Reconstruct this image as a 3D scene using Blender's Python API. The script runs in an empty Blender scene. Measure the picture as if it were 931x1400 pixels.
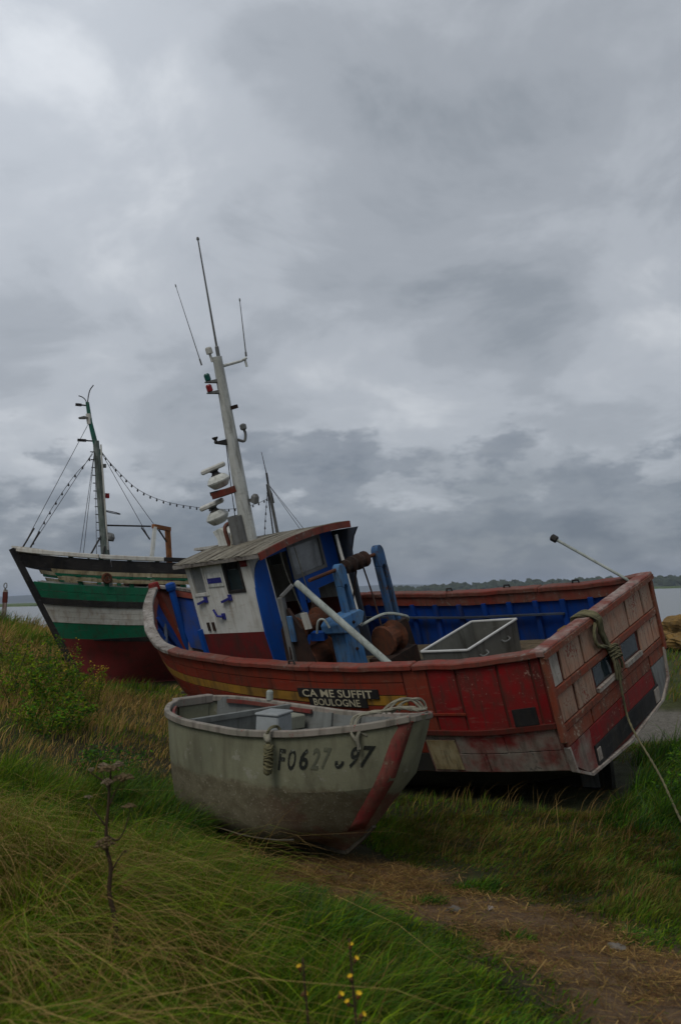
import bpy, math, random
import numpy as np
from mathutils import Vector, Matrix

random.seed(7)
rng = np.random.default_rng(7)
scene = bpy.context.scene
COL = scene.collection
R = math.radians

# ------------------------------------------------------------------ camera
EYE = Vector((0.0, 0.0, 2.3))
cam_d = bpy.data.cameras.new('camera')
cam = bpy.data.objects.new('camera', cam_d)
COL.objects.link(cam)
cam_d.sensor_fit = 'VERTICAL'
cam_d.sensor_height = 36.0
cam_d.lens = 36.0 * 1200.0 / 1400.0
cam_d.clip_start = 0.05
cam_d.clip_end = 20000.0
_pitch = math.atan(112.0 / 1200.0)
_roll = R(1.5)
_f = Vector((0, math.cos(_pitch), math.sin(_pitch)))
_u = Vector((0, -math.sin(_pitch), math.cos(_pitch)))
_r = Vector((1, 0, 0))
_r2 = _r * math.cos(_roll) - _u * math.sin(_roll)
_u2 = _r * math.sin(_roll) + _u * math.cos(_roll)
m4 = Matrix((_r2, _u2, -_f)).transposed().to_4x4()
m4.translation = EYE
cam.matrix_world = m4
scene.camera = cam
cam_d.dof.use_dof = True
cam_d.dof.focus_distance = 11.5
cam_d.dof.aperture_fstop = 2.8

# ------------------------------------------------------------------ sky and sun (overcast; veiled sun high behind the viewer)
SUN_AZ, SUN_EL = R(-152), R(50)
sun_dir = Vector((math.sin(SUN_AZ) * math.cos(SUN_EL), math.cos(SUN_AZ) * math.cos(SUN_EL), math.sin(SUN_EL)))
world = bpy.data.worlds.new('World')
scene.world = world
world.use_nodes = True
wt = world.node_tree
wt.nodes.clear()


def wn(kind, **kw):
    n = wt.nodes.new(kind)
    for k, v in kw.items():
        setattr(n, k, v)
    return n


def wmath(op, a, b=None):
    n = wn('ShaderNodeMath', operation=op)
    for i, x in enumerate((a, b)):
        if x is None:
            continue
        if isinstance(x, (int, float)):
            n.inputs[i].default_value = x
        else:
            wt.links.new(x, n.inputs[i])
    return n.outputs[0]


def wramp(fac, stops):
    n = wn('ShaderNodeValToRGB')
    cr = n.color_ramp
    cr.interpolation = 'EASE'
    while len(cr.elements) > 1:
        cr.elements.remove(cr.elements[0])
    cr.elements[0].position = stops[0][0]
    cr.elements[0].color = stops[0][1]
    for p, c in stops[1:]:
        e = cr.elements.new(p)
        e.color = c
    wt.links.new(fac, n.inputs[0])
    return n.outputs[0]


g = lambda a, b=None, c=None: (a, a if b is None else b, a if c is None else c, 1)
sky = wn('ShaderNodeTexSky', sky_type='NISHITA')
sky.sun_disc = False
sky.sun_elevation = SUN_EL
sky.sun_rotation = SUN_AZ
tc = wn('ShaderNodeTexCoord')
sep = wn('ShaderNodeSeparateXYZ')
wt.links.new(tc.outputs['Generated'], sep.inputs[0])
zz = wmath('MAXIMUM', sep.outputs[2], 0.0)
den = wmath('ADD', zz, 0.34)
px = wmath('DIVIDE', sep.outputs[0], den)
py = wmath('DIVIDE', sep.outputs[1], den)
comb = wn('ShaderNodeCombineXYZ')
wt.links.new(px, comb.inputs[0])
wt.links.new(py, comb.inputs[1])


def wnoise(scale, detail, rough, off, vec=None, dist=0.0):
    mp = wn('ShaderNodeMapping')
    mp.inputs['Location'].default_value = off
    wt.links.new(vec or comb.outputs[0], mp.inputs['Vector'])
    n = wn('ShaderNodeTexNoise')
    n.inputs['Scale'].default_value = scale
    n.inputs['Detail'].default_value = detail
    n.inputs['Roughness'].default_value = rough
    n.inputs['Distortion'].default_value = dist
    wt.links.new(mp.outputs[0], n.inputs['Vector'])
    return n.outputs['Fac']


OFFB = (10.5, 14.8, 13.4)
n_big = wnoise(1.25, 4, 0.45, OFFB, dist=0.25)
OFFM = (1.3, 15.2, 11.8)
n_mid = wnoise(3.2, 9, 0.56, OFFM, dist=0.3)
mix = wmath('ADD', wmath('MULTIPLY', n_big, 0.42), wmath('MULTIPLY', n_mid, 0.58))
cloud = wramp(mix, [(0.36, g(2.85, 3.16, 3.56)), (0.46, g(3.75, 4.06, 4.5)), (0.54, g(4.55, 4.88, 5.35)), (0.66, g(6.0, 6.3, 6.7))])
# heavy cloud bank low down, with a ragged heaped top
mpl = wn('ShaderNodeMapping')
mpl.inputs['Scale'].default_value = (1.0, 1.0, 2.3)
wt.links.new(tc.outputs['Generated'], mpl.inputs['Vector'])
OFFL = (6.0, 0.6, 17.3)
n_low = wnoise(5.2, 9, 0.56, OFFL, vec=mpl.outputs[0])
n_fin = wnoise(13.0, 7, 0.55, (5.1, 0.4, 1.0), vec=mpl.outputs[0])
top = wmath('ADD', 0.125, wmath('MULTIPLY', wmath('SUBTRACT', n_low, 0.5), 0.62))
depth_ = wmath('SUBTRACT', top, zz)
bank = wmath('ADD', depth_, wmath('MULTIPLY', wmath('SUBTRACT', n_fin, 0.5), 0.10))
bankf = wramp(wmath('ADD', bank, 0.5), [(0.472, g(0.0)), (0.52, g(0.60)), (0.60, g(0.95))])
lowcol = wramp(n_fin, [(0.36, g(1.4, 1.68, 2.12)), (0.52, g(1.78, 2.08, 2.52)), (0.68, g(2.4, 2.68, 3.06))])
mx = wn('ShaderNodeMix', data_type='RGBA')
wt.links.new(bankf, mx.inputs[0])
wt.links.new(cloud, mx.inputs[6])
wt.links.new(lowcol, mx.inputs[7])
# thin bright break in the cloud, upper left
dp = wn('ShaderNodeVectorMath', operation='DOT_PRODUCT')
wt.links.new(tc.outputs['Generated'], dp.inputs[0])
dp.inputs[1].default_value = (-0.325, 0.755, 0.57)
glow = wmath('POWER', wmath('MAXIMUM', dp.outputs['Value'], 0.0), 26.0)
glow = wmath('ADD', wmath('MULTIPLY', glow, 0.35), 0.96)
vm = wn('ShaderNodeVectorMath', operation='SCALE')
wt.links.new(mx.outputs[2], vm.inputs[0])
wt.links.new(glow, vm.inputs['Scale'])
# thin share of clear-sky blue through the overcast
mx2 = wn('ShaderNodeMix', data_type='RGBA')
mx2.inputs[0].default_value = 0.95
wt.links.new(sky.outputs[0], mx2.inputs[6])
wt.links.new(vm.outputs[0], mx2.inputs[7])
bg = wn('ShaderNodeBackground')
bg.inputs['Strength'].default_value = 0.1
wt.links.new(mx2.outputs[2], bg.inputs['Color'])
wo = wn('ShaderNodeOutputWorld')
wt.links.new(bg.outputs[0], wo.inputs['Surface'])

sun_d = bpy.data.lights.new('sun', 'SUN')
sun_d.energy = 1.35
sun_d.angle = R(25)
sun_d.color = (1.0, 0.96, 0.9)
sun = bpy.data.objects.new('sun', sun_d)
COL.objects.link(sun)
sun.rotation_euler = (-sun_dir).to_track_quat('-Z', 'Y').to_euler()
sun.location = (0, 0, 30)

scene.view_settings.view_transform = 'Standard'
scene.view_settings.look = 'None'
scene.view_settings.exposure = 0.0
scene.view_settings.gamma = 1.0
scene.view_settings.use_curve_mapping = False
scene.render.engine = 'CYCLES'
scene.cycles.use_denoising = True
scene.cycles.max_bounces = 6
scene.cycles.volume_bounces = 0

# ------------------------------------------------------------------ helpers
class MB:
    """collects vertices and faces; build() links them as one mesh object"""

    def __init__(self):
        self.v, self.f, self.mi = [], [], []

    def add(self, vs, fs, mi=0):
        o = len(self.v)
        self.v += [tuple(p) for p in vs]
        self.f += [tuple(i + o for i in q) for q in fs]
        self.mi += [mi] * len(fs)
        return self

    def box(self, c, s, rot=None, mi=0, jit=0.0, taper=1.0):
        c = Vector(c)
        vs = []
        for z in (-.5, .5):
            k = taper if z > 0 else 1.0
            for x, y in ((-.5, -.5), (.5, -.5), (.5, .5), (-.5, .5)):
                p = Vector((x * s[0] * k, y * s[1] * k, z * s[2]))
                if jit:
                    p += Vector((random.uniform(-jit, jit), random.uniform(-jit, jit), random.uniform(-jit, jit)))
                if rot is not None:
                    p = rot @ p
                vs.append(c + p)
        return self.add(vs, [(0, 3, 2, 1), (4, 5, 6, 7), (0, 1, 5, 4), (1, 2, 6, 5), (2, 3, 7, 6), (3, 0, 4, 7)], mi)

    def span(self, x0, x1, y0, y1, z0, z1, mi=0, jit=0.0):
        return self.box(((x0 + x1) / 2, (y0 + y1) / 2, (z0 + z1) / 2), (abs(x1 - x0), abs(y1 - y0), abs(z1 - z0)), None, mi, jit)

    def beam(self, a, b, w, h, up=(0, 0, 1), mi=0, w2=None, h2=None):
        a, b = Vector(a), Vector(b)
        d = (b - a).normalized()
        s = d.cross(Vector(up))
        if s.length < 1e-4:
            s = d.cross(Vector((1, 0, 0)))
        s.normalize()
        n = s.cross(d)
        w2 = w if w2 is None else w2
        h2 = h if h2 is None else h2
        vs = []
        for p, ww, hh in ((a, w, h), (b, w2, h2)):
            for i, j in ((-.5, -.5), (.5, -.5), (.5, .5), (-.5, .5)):
                vs.append(p + s * i * ww + n * j * hh)
        return self.add(vs, [(0, 3, 2, 1), (4, 5, 6, 7), (0, 1, 5, 4), (1, 2, 6, 5), (2, 3, 7, 6), (3, 0, 4, 7)], mi)

    def tube(self, pts, r, n=8, mi=0, closed=False):
        pts = [Vector(p) for p in pts]
        m = len(pts)
        rr = r if isinstance(r, (list, tuple)) else [r] * m
        vs, fs = [], []
        ref = None
        for i, p in enumerate(pts):
            if closed:
                d = pts[(i + 1) % m] - pts[i - 1]
            else:
                d = pts[min(i + 1, m - 1)] - pts[max(i - 1, 0)]
            if d.length < 1e-9:
                d = Vector((0, 0, 1))
            d.normalize()
            if ref is None:
                ref = d.orthogonal()
            s = (ref - d * ref.dot(d))
            if s.length < 1e-5:
                s = d.orthogonal()
            s.normalize()
            ref = s
            t = d.cross(s)
            for k in range(n):
                a = 2 * math.pi * k / n
                vs.append(p + (s * math.cos(a) + t * math.sin(a)) * rr[i])
        for i in range(m if closed else m - 1):
            j = (i + 1) % m
            for k in range(n):
                k2 = (k + 1) % n
                fs.append((i * n + k, i * n + k2, j * n + k2, j * n + k))
        if not closed:
            fs.append(tuple(range(n))[::-1])
            fs.append(tuple((m - 1) * n + k for k in range(n)))
        return self.add(vs, fs, mi)

    def lathe(self, prof, o=(0, 0, 0), axis=(0, 0, 1), n=12, mi=0):
        o, ax = Vector(o), Vector(axis).normalized()
        s = ax.orthogonal().normalized()
        t = ax.cross(s)
        vs, fs = [], []
        for r, h in prof:
            for k in range(n):
                a = 2 * math.pi * k / n
                vs.append(o + ax * h + (s * math.cos(a) + t * math.sin(a)) * max(r, 1e-4))
        m = len(prof)
        for i in range(m - 1):
            for k in range(n):
                k2 = (k + 1) % n
                fs.append((i * n + k, i * n + k2, (i + 1) * n + k2, (i + 1) * n + k))
        fs.append(tuple(range(n))[::-1])
        fs.append(tuple((m - 1) * n + k for k in range(n)))
        return self.add(vs, fs, mi)

    def plate(self, poly, d0, d1, fn, mi=0):
        """extrude a 2-D polygon; fn(a, b, d) -> point"""
        k = len(poly)
        vs = [fn(a, b, d0) for a, b in poly] + [fn(a, b, d1) for a, b in poly]
        fs = [tuple(range(k)), tuple(range(2 * k - 1, k - 1, -1))]
        fs += [(i, i + k, (i + 1) % k + k, (i + 1) % k) for i in range(k)]
        return self.add(vs, fs, mi)

    def holed(self, a0, a1, b0, b1, holes, d0, d1, fn, mi=0):
        """rectangular panel with rectangular holes"""
        A = sorted({a0, a1} | {h[0] for h in holes} | {h[1] for h in holes})
        B = sorted({b0, b1} | {h[2] for h in holes} | {h[3] for h in holes})
        nA, nB = len(A) - 1, len(B) - 1

        def solid(i, j):
            if i < 0 or j < 0 or i >= nA or j >= nB:
                return False
            am, bm = (A[i] + A[i + 1]) / 2, (B[j] + B[j + 1]) / 2
            return not any(h[0] < am < h[1] and h[2] < bm < h[3] for h in holes)
        for i in range(nA):
            for j in range(nB):
                if not solid(i, j):
                    continue
                q = [(A[i], B[j]), (A[i + 1], B[j]), (A[i + 1], B[j + 1]), (A[i], B[j + 1])]
                v0 = [fn(a, b, d0) for a, b in q]
                v1 = [fn(a, b, d1) for a, b in q]
                fs = [(0, 1, 2, 3), (7, 6, 5, 4)]
                for k, (di, dj) in enumerate(((0, -1), (1, 0), (0, 1), (-1, 0))):
                    if not solid(i + di, j + dj):
                        k2 = (k + 1) % 4
                        fs.append((k, k + 4, k2 + 4, k2))
                self.add(v0 + v1, fs, mi)
        return self

    def blob(self, c, r, seed=0, n=10, m=7, amp=0.2, mi=0):
        rr = random.Random(seed)
        ph = [(rr.uniform(1, 3.2), rr.uniform(0, 6.3), rr.uniform(0, 6.3)) for _ in range(5)]
        vs, fs = [], []
        for i in range(m + 1):
            th = math.pi * i / m
            for k in range(n):
                a = 2 * math.pi * k / n
                d = Vector((math.sin(th) * math.cos(a), math.sin(th) * math.sin(a), math.cos(th)))
                w = 1 + amp * sum(math.sin(f * 2.2 * d.x + p) * math.cos(f * 2 * d.y + q + d.z * f) for f, p, q in ph) / 2.2
                vs.append(Vector(c) + Vector((d.x * r[0] * w, d.y * r[1] * w, d.z * r[2] * w)))
        for i in range(m):
            for k in range(n):
                k2 = (k + 1) % n
                fs.append((i * n + k, (i + 1) * n + k, (i + 1) * n + k2, i * n + k2))
        return self.add(vs, fs, mi)

    def build(self, name, mats, parent=None, smooth=False, bevel=0.0):
        me = bpy.data.meshes.new(name)
        me.from_pydata(self.v, [], self.f)
        if not isinstance(mats, (list, tuple)):
            mats = [mats]
        for m in mats:
            me.materials.append(m)
        if len(mats) > 1:
            me.polygons.foreach_set('material_index', self.mi)
        if smooth:
            me.polygons.foreach_set('use_smooth', [True] * len(me.polygons))
        me.update()
        me.validate()
        o = bpy.data.objects.new(name, me)
        COL.objects.link(o)
        if parent is not None:
            o.parent = parent
        if bevel:
            b = o.modifiers.new('edge', 'BEVEL')
            b.width = bevel
            b.segments = 1
            b.limit_method = 'ANGLE'
        return o


def tag(o, label=None, cat=None, group=None, kind=None):
    for k, v in (('label', label), ('category', cat), ('group', group), ('kind', kind)):
        if v:
            o[k] = v
    return o


def empty(name, loc=(0, 0, 0), rot=(0, 0, 0)):
    o = bpy.data.objects.new(name, None)
    COL.objects.link(o)
    o.empty_display_size = 0.2
    o.location = loc
    o.rotation_euler = rot
    return o


def smooth_curve(pts, k=6):
    """Catmull-Rom through points"""
    P = [Vector(p) for p in pts]
    P = [P[0] * 2 - P[1]] + P + [P[-1] * 2 - P[-2]]
    out = []
    for i in range(1, len(P) - 2):
        for j in range(k):
            t = j / k
            a, b, c, d = P[i - 1], P[i], P[i + 1], P[i + 2]
            out.append(0.5 * ((2 * b) + (c - a) * t + (2 * a - 5 * b + 4 * c - d) * t * t + (3 * b - a - 3 * c + d) * t ** 3))
    out.append(P[-2])
    return out


def text_outline(s, size=1.0, shear=0.0, bold=0.0):
    cu = bpy.data.curves.new('writing', 'FONT')
    cu.body = s
    cu.size = size
    cu.shear = shear
    cu.resolution_u = 3
    cu.offset = bold
    o = bpy.data.objects.new('writing', cu)
    COL.objects.link(o)
    bpy.context.view_layer.update()
    me = bpy.data.meshes.new_from_object(o.evaluated_get(bpy.context.evaluated_depsgraph_get()))
    vs = [tuple(v.co[:2]) for v in me.vertices]
    fs = [tuple(p.vertices) for p in me.polygons]
    bpy.data.objects.remove(o)
    bpy.data.curves.remove(cu)
    bpy.data.meshes.remove(me)
    return vs, fs


def writing(name, s, x0, x1, b0, b1, fn, mat, parent, bold=0.0, keep=1.0):
    """flat lettering fitted to the box x0..x1 by b0..b1 on a surface fn(a, b) -> point"""
    vs, fs = text_outline(s, bold=bold)
    ax = [v[0] for v in vs]
    bx = [v[1] for v in vs]
    a0, a1, c0, c1 = min(ax), max(ax), min(bx), max(bx)
    vs = [(v[0], min(v[1], c0 + (c1 - c0) * keep)) for v in vs]      # keep < 1: upper part worn away
    mb = MB()
    mb.add([fn(x0 + (v[0] - a0) / (a1 - a0) * (x1 - x0), b0 + (v[1] - c0) / (c1 - c0) * (b1 - b0)) for v in vs], fs)
    return mb.build(name, mat, parent)


def herm(xs, ys, x):
    """smooth 1-D interpolation (monotone-limited cubic)"""
    n = len(xs)
    if x <= xs[0]:
        return ys[0]
    if x >= xs[-1]:
        return ys[-1]
    i = 0
    while x > xs[i + 1]:
        i += 1
    d = [(ys[k + 1] - ys[k]) / (xs[k + 1] - xs[k]) for k in range(n - 1)]

    def m(k):
        if k == 0:
            return d[0]
        if k == n - 1:
            return d[-1]
        return 0.0 if d[k - 1] * d[k] <= 0 else 2 * d[k - 1] * d[k] / (d[k - 1] + d[k])
    h = xs[i + 1] - xs[i]
    t = (x - xs[i]) / h
    return ((2 * t ** 3 - 3 * t * t + 1) * ys[i] + (t ** 3 - 2 * t * t + t) * h * m(i)
            + (-2 * t ** 3 + 3 * t * t) * ys[i + 1] + (t ** 3 - t * t) * h * m(i + 1))


class Hull:
    """lofted hull: rows of half-breadths and heights from the gunwale (row 0) to the keel (last row)"""

    def __init__(self, xs, ys, zs, rake, xa):
        self.xs, self.ys, self.zs, self.rake, self.xa = xs, ys, zs, rake, xa
        self.L = xs[-1]
        self.n = len(ys) - 1

    def pt(self, x, r, side=1, off=0.0):
        r = min(max(r, 0), self.n)
        i = min(int(r), self.n - 1)
        t = r - i
        y = herm(self.xs, self.ys[i], x) * (1 - t) + herm(self.xs, self.ys[i + 1], x) * t
        z = herm(self.xs, self.zs[i], x) * (1 - t) + herm(self.xs, self.zs[i + 1], x) * t
        rk = self.rake[i] * (1 - t) + self.rake[i + 1] * t
        s = min(max((x - self.xa) / (self.L - self.xa), 0), 1)
        p = Vector((x - rk * s * s * (3 - 2 * s), side * y, z))
        if off:
            p += self.nrm(x, r, side) * off
        return p

    def nrm(self, x, r, side=1):
        e = 0.02
        a = self.pt(min(x + e, self.L), r, side) - self.pt(max(x - e, 0), r, side)
        b = self.pt(x, min(r + e, self.n), side) - self.pt(x, max(r - e, 0), side)
        n = a.cross(b)
        if n.length < 1e-9:
            return Vector((0, side, 0))
        n.normalize()
        if n.y * side < 0 or (abs(n.y) < 1e-3 and n.x < 0):
            n = -n
        return n

    def row_at(self, x, z, lo=0.0, hi=None):
        hi = self.n if hi is None else hi
        for _ in range(24):
            m = (lo + hi) / 2
            if self.pt(x, m).z > z:
                lo = m
            else:
                hi = m
        return (lo + hi) / 2

    def patch(self, mb, x0, x1, r0, r1, nx, nr, off, th, side=1, mi=0, jit=0.0):
        """closed slab lying on the hull surface"""
        vs, fs = [], []
        W = nr + 1
        for layer in (off + th, off):
            for i in range(nx + 1):
                for j in range(nr + 1):
                    x = x0 + (x1 - x0) * i / nx
                    rr = r0 + (r1 - r0) * j / nr
                    jj = random.uniform(-jit, jit) if jit else 0
                    vs.append(self.pt(x, rr, side, layer + (jj if layer > off else 0)))
        N = (nx + 1) * W
        for i in range(nx):
            for j in range(nr):
                a, b, c, d = i * W + j, i * W + j + 1, (i + 1) * W + j + 1, (i + 1) * W + j
                fs += [(a, b, c, d), (d + N, c + N, b + N, a + N)]
        for i in range(nx):
            for j in (0, nr):
                fs.append((i * W + j, (i + 1) * W + j, (i + 1) * W + j + N, i * W + j + N))
        for j in range(nr):
            for i in (0, nx):
                fs.append((i * W + j, i * W + j + 1, i * W + j + 1 + N, i * W + j + N))
        mb.add(vs, fs, mi)
        return mb


# ---- materials
MATS = {}


def new_mat(name):
    m = bpy.data.materials.new(name)
    m.use_nodes = True
    nt = m.node_tree
    b = nt.nodes['Principled BSDF']
    MATS[name] = m
    return m, nt, b


def nd(nt, kind, ins=None, **kw):
    n = nt.nodes.new(kind)
    for k, v in kw.items():
        setattr(n, k, v)
    for k, v in (ins or {}).items():
        if hasattr(v, 'node'):
            nt.links.new(v, n.inputs[k])
        else:
            n.inputs[k].default_value = v
    return n


def noise(nt, scale, detail=5, rough=0.6, vec=None, stretch=None, off=(0, 0, 0), dist=0.0):
    if vec is None:
        vec = nd(nt, 'ShaderNodeTexCoord').outputs['Object']
    if stretch or off != (0, 0, 0):
        vec = nd(nt, 'ShaderNodeMapping', {'Vector': vec, 'Scale': stretch or (1, 1, 1), 'Location': off}).outputs[0]
    return nd(nt, 'ShaderNodeTexNoise', {'Vector': vec, 'Scale': scale, 'Detail': detail, 'Roughness': rough, 'Distortion': dist}).outputs['Fac']


def ramp(nt, fac, a, b):
    return nd(nt, 'ShaderNodeMapRange', {0: fac, 1: a, 2: b, 3: 0.0, 4: 1.0}, interpolation_type='SMOOTHSTEP').outputs[0]


def mixc(nt, fac, a, b):
    n = nd(nt, 'ShaderNodeMix', data_type='RGBA')
    for i, v in ((0, fac), (6, a), (7, b)):
        if hasattr(v, 'node'):
            nt.links.new(v, n.inputs[i])
        else:
            n.inputs[i].default_value = v if i == 0 else (*v, 1)
    return n.outputs[2]


def mth(nt, op, a, b):
    return nd(nt, 'ShaderNodeMath', {0: a, 1: b}, operation=op).outputs[0]


def bumped(nt, b, h, dist, strength=0.6):
    bp = nd(nt, 'ShaderNodeBump', {'Height': h, 'Distance': dist, 'Strength': strength})
    nt.links.new(bp.outputs[0], b.inputs['Normal'])


def paint(name, base, fade, chip, dirt=(0.035, 0.03, 0.022), scale=2.0, chip_at=0.62, dirt_amt=0.6, rough=0.62, fade_at=0.5, stretch=(1, 1, 1), per_piece=0.12, bump=0.004, off=(0, 0, 0), metal=0.0, spec=0.14, scuff=0.55):
    """weathered paint: faded patches, dirt streaks, flaked-off chips"""
    m, nt, b = new_mat(name)
    n1 = noise(nt, scale, 6, 0.6, stretch=stretch, off=off)
    n2 = noise(nt, scale * 7, 8, 0.72, stretch=stretch, off=(off[0] + 3, off[1], off[2]))
    n3 = noise(nt, scale * 1.6, 5, 0.62, stretch=(3.2, 3.2, 0.5), off=(off[0], off[1] + 5, off[2]))
    c = mixc(nt, ramp(nt, n1, fade_at - 0.16, fade_at + 0.16), base, fade)
    c = mixc(nt, mth(nt, 'MULTIPLY', ramp(nt, n3, 0.45, 0.72), dirt_amt), c, dirt)
    cm = mth(nt, 'ADD', mth(nt, 'MULTIPLY', n2, 0.62), mth(nt, 'MULTIPLY', n1, 0.38))
    chipf = ramp(nt, cm, chip_at, chip_at + 0.035)
    c = mixc(nt, chipf, c, chip)
    n4 = noise(nt, scale * 3.1, 6, 0.7, stretch=(.5, .5, 2.6), off=(off[0] + 7, off[1] + 2, off[2]))
    c = mixc(nt, mth(nt, 'MULTIPLY', ramp(nt, n4, .56, .68), scuff), c, tuple(.5 * q + .5 * w_ for q, w_ in zip(fade, chip)))
    oi = nd(nt, 'ShaderNodeObjectInfo')
    v = nd(nt, 'ShaderNodeMapRange', {0: oi.outputs['Random'], 1: 0.0, 2: 1.0, 3: 1 - per_piece, 4: 1 + per_piece}).outputs[0]
    hs = nd(nt, 'ShaderNodeHueSaturation', {'Value': v, 'Color': c})
    nt.links.new(hs.outputs[0], b.inputs['Base Color'])
    rr = mth(nt, 'ADD', mth(nt, 'MULTIPLY', n2, 0.3), rough - 0.15)
    nt.links.new(rr, b.inputs['Roughness'])
    b.inputs['Metallic'].default_value = metal
    b.inputs['Specular IOR Level'].default_value = spec
    h = mth(nt, 'SUBTRACT', mth(nt, 'MULTIPLY', n2, 0.7), mth(nt, 'MULTIPLY', chipf, 0.4))
    bumped(nt, b, h, bump)
    return m


paint('red_brown', (0.195, 0.026, 0.013), (0.15, 0.034, 0.019), (0.16, 0.11, 0.08), scale=2.6, chip_at=0.63)
paint('red_bright', (0.20, 0.008, 0.010), (0.115, 0.020, 0.016), (0.24, 0.14, 0.11), scale=3.4, chip_at=0.585, dirt_amt=0.6)
paint('red_hull', (0.175, 0.022, 0.020), (0.23, 0.20, 0.165), (0.11, 0.10, 0.085), scale=3.0, chip_at=0.58, fade_at=0.495, dirt_amt=0.5)
paint('red_hull_dark', (0.145, 0.014, 0.014), (0.085, 0.020, 0.017), (0.06, 0.045, 0.04), scale=3.5, chip_at=0.62)
paint('orange_rail', (0.185, 0.042, 0.022), (0.15, 0.062, 0.038), (0.27, 0.20, 0.15), scale=4, chip_at=0.565)
paint('red_dark', (0.115, 0.022, 0.016), (0.075, 0.022, 0.016), (0.05, 0.035, 0.03), chip_at=0.64)
paint('red_rail', (0.17, 0.032, 0.021), (0.135, 0.058, 0.042), (0.17, 0.135, 0.115), scale=3, chip_at=0.575)
paint('rail_wood', (0.30, 0.28, 0.255), (0.16, 0.14, 0.12), (0.06, 0.045, 0.035), scale=4, chip_at=0.56, stretch=(0.5, 1.4, 1))
paint('pink_panel', (0.33, 0.175, 0.115), (0.31, 0.225, 0.165), (0.20, 0.045, 0.028), scale=4.2, chip_at=0.555, dirt_amt=0.55, per_piece=0.16)
paint('cap_worn', (0.175, 0.050, 0.036), (0.30, 0.255, 0.225), (0.09, 0.06, 0.05), scale=3.4, chip_at=0.60, fade_at=0.50)
paint('pale_wood', (0.33, 0.30, 0.26), (0.24, 0.20, 0.17), (0.16, 0.045, 0.035), scale=5, chip_at=0.58)
paint('yellow_stripe', (0.32, 0.165, 0.022), (0.22, 0.12, 0.03), (0.10, 0.055, 0.03), chip_at=0.60)
paint('cream_patch', (0.40, 0.34, 0.20), (0.29, 0.22, 0.11), (0.30, 0.10, 0.03), chip_at=0.60, scale=4)
paint('bottom_black', (0.018, 0.018, 0.017), (0.035, 0.033, 0.028), (0.06, 0.055, 0.045), chip_at=0.66)
paint('black_paint', (0.013, 0.013, 0.014), (0.028, 0.026, 0.026), (0.09, 0.085, 0.075), chip_at=0.66)
paint('blue_inner', (0.004, 0.036, 0.20), (0.005, 0.028, 0.13), (0.03, 0.035, 0.05), chip_at=0.64, rough=0.55)
paint('blue_door', (0.004, 0.060, 0.28), (0.006, 0.05, 0.23), (0.04, 0.05, 0.07), chip_at=0.66, rough=0.5, dirt_amt=0.3)
paint('blue_pale', (0.045, 0.145, 0.32), (0.08, 0.16, 0.27), (0.12, 0.045, 0.03), chip_at=0.595, scale=4, dirt_amt=.7)
paint('blue_worn', (0.035, 0.095, 0.22), (0.05, 0.09, 0.15), (0.085, 0.035, 0.022), chip_at=0.555, scale=4, dirt_amt=.8)
paint('blue_grey', (0.05, 0.065, 0.095), (0.035, 0.04, 0.05), (0.07, 0.055, 0.045), chip_at=0.62)
paint('white_wall', (0.54, 0.54, 0.505), (0.45, 0.45, 0.41), (0.20, 0.13, 0.08), dirt=(0.20, 0.15, 0.10), scale=2.6, chip_at=0.645, dirt_amt=0.5, rough=0.55)
paint('white_metal', (0.56, 0.57, 0.54), (0.43, 0.44, 0.40), (0.16, 0.12, 0.09), chip_at=0.66, dirt_amt=0.55, scale=3)
paint('grey_pole', (0.36, 0.39, 0.36), (0.27, 0.30, 0.27), (0.14, 0.11, 0.08), chip_at=0.66, dirt_amt=0.4, scale=4)
paint('grey_metal', (0.17, 0.175, 0.17), (0.12, 0.12, 0.115), (0.10, 0.07, 0.05), chip_at=0.66, rough=0.5)
paint('rust', (0.115, 0.040, 0.020), (0.06, 0.028, 0.018), (0.17, 0.075, 0.03), scale=5, chip_at=0.60, rough=0.8, bump=0.008)
paint('rust_dark', (0.045, 0.024, 0.018), (0.022, 0.016, 0.014), (0.08, 0.035, 0.02), scale=5, chip_at=0.60, rough=0.8)
paint('orange_rust', (0.30, 0.115, 0.035), (0.16, 0.065, 0.03), (0.33, 0.31, 0.28), scale=5, chip_at=0.62, rough=0.75)
paint('dark_metal', (0.022, 0.022, 0.024), (0.035, 0.033, 0.03), (0.07, 0.045, 0.03), scale=5, chip_at=0.64, rough=0.55)
paint('roof_felt', (0.21, 0.195, 0.155), (0.145, 0.13, 0.10), (0.055, 0.045, 0.035), scale=3.5, chip_at=0.575, stretch=(2.4, 0.5, 1), bump=0.012, rough=0.85, per_piece=0.18)
paint('deck_wood', (0.125, 0.095, 0.060), (0.095, 0.085, 0.060), (0.06, 0.06, 0.03), scale=2, chip_at=0.60, stretch=(0.5, 2, 1), rough=0.8)
paint('dinghy_side', (0.225, 0.230, 0.180), (0.185, 0.190, 0.150), (0.115, 0.105, 0.08), scale=1.6, chip_at=0.67, dirt_amt=0.45, rough=0.7, spec=0.2)
paint('dinghy_bottom', (0.092, 0.082, 0.062), (0.068, 0.06, 0.046), (0.17, 0.15, 0.12), scale=4, chip_at=0.605, rough=0.85, dirt_amt=0.6, bump=0.008)
paint('dinghy_inner', (0.17, 0.18, 0.17), (0.14, 0.145, 0.135), (0.09, 0.075, 0.06), scale=2, chip_at=0.68, dirt_amt=0.5)
paint('dinghy_rail', (0.235, 0.205, 0.175), (0.165, 0.155, 0.125), (0.20, 0.040, 0.035), scale=2.2, chip_at=0.575)
paint('dinghy_red', (0.175, 0.024, 0.024), (0.145, 0.050, 0.038), (0.18, 0.17, 0.115), scale=4.5, chip_at=0.585, fade_at=.46)
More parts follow.
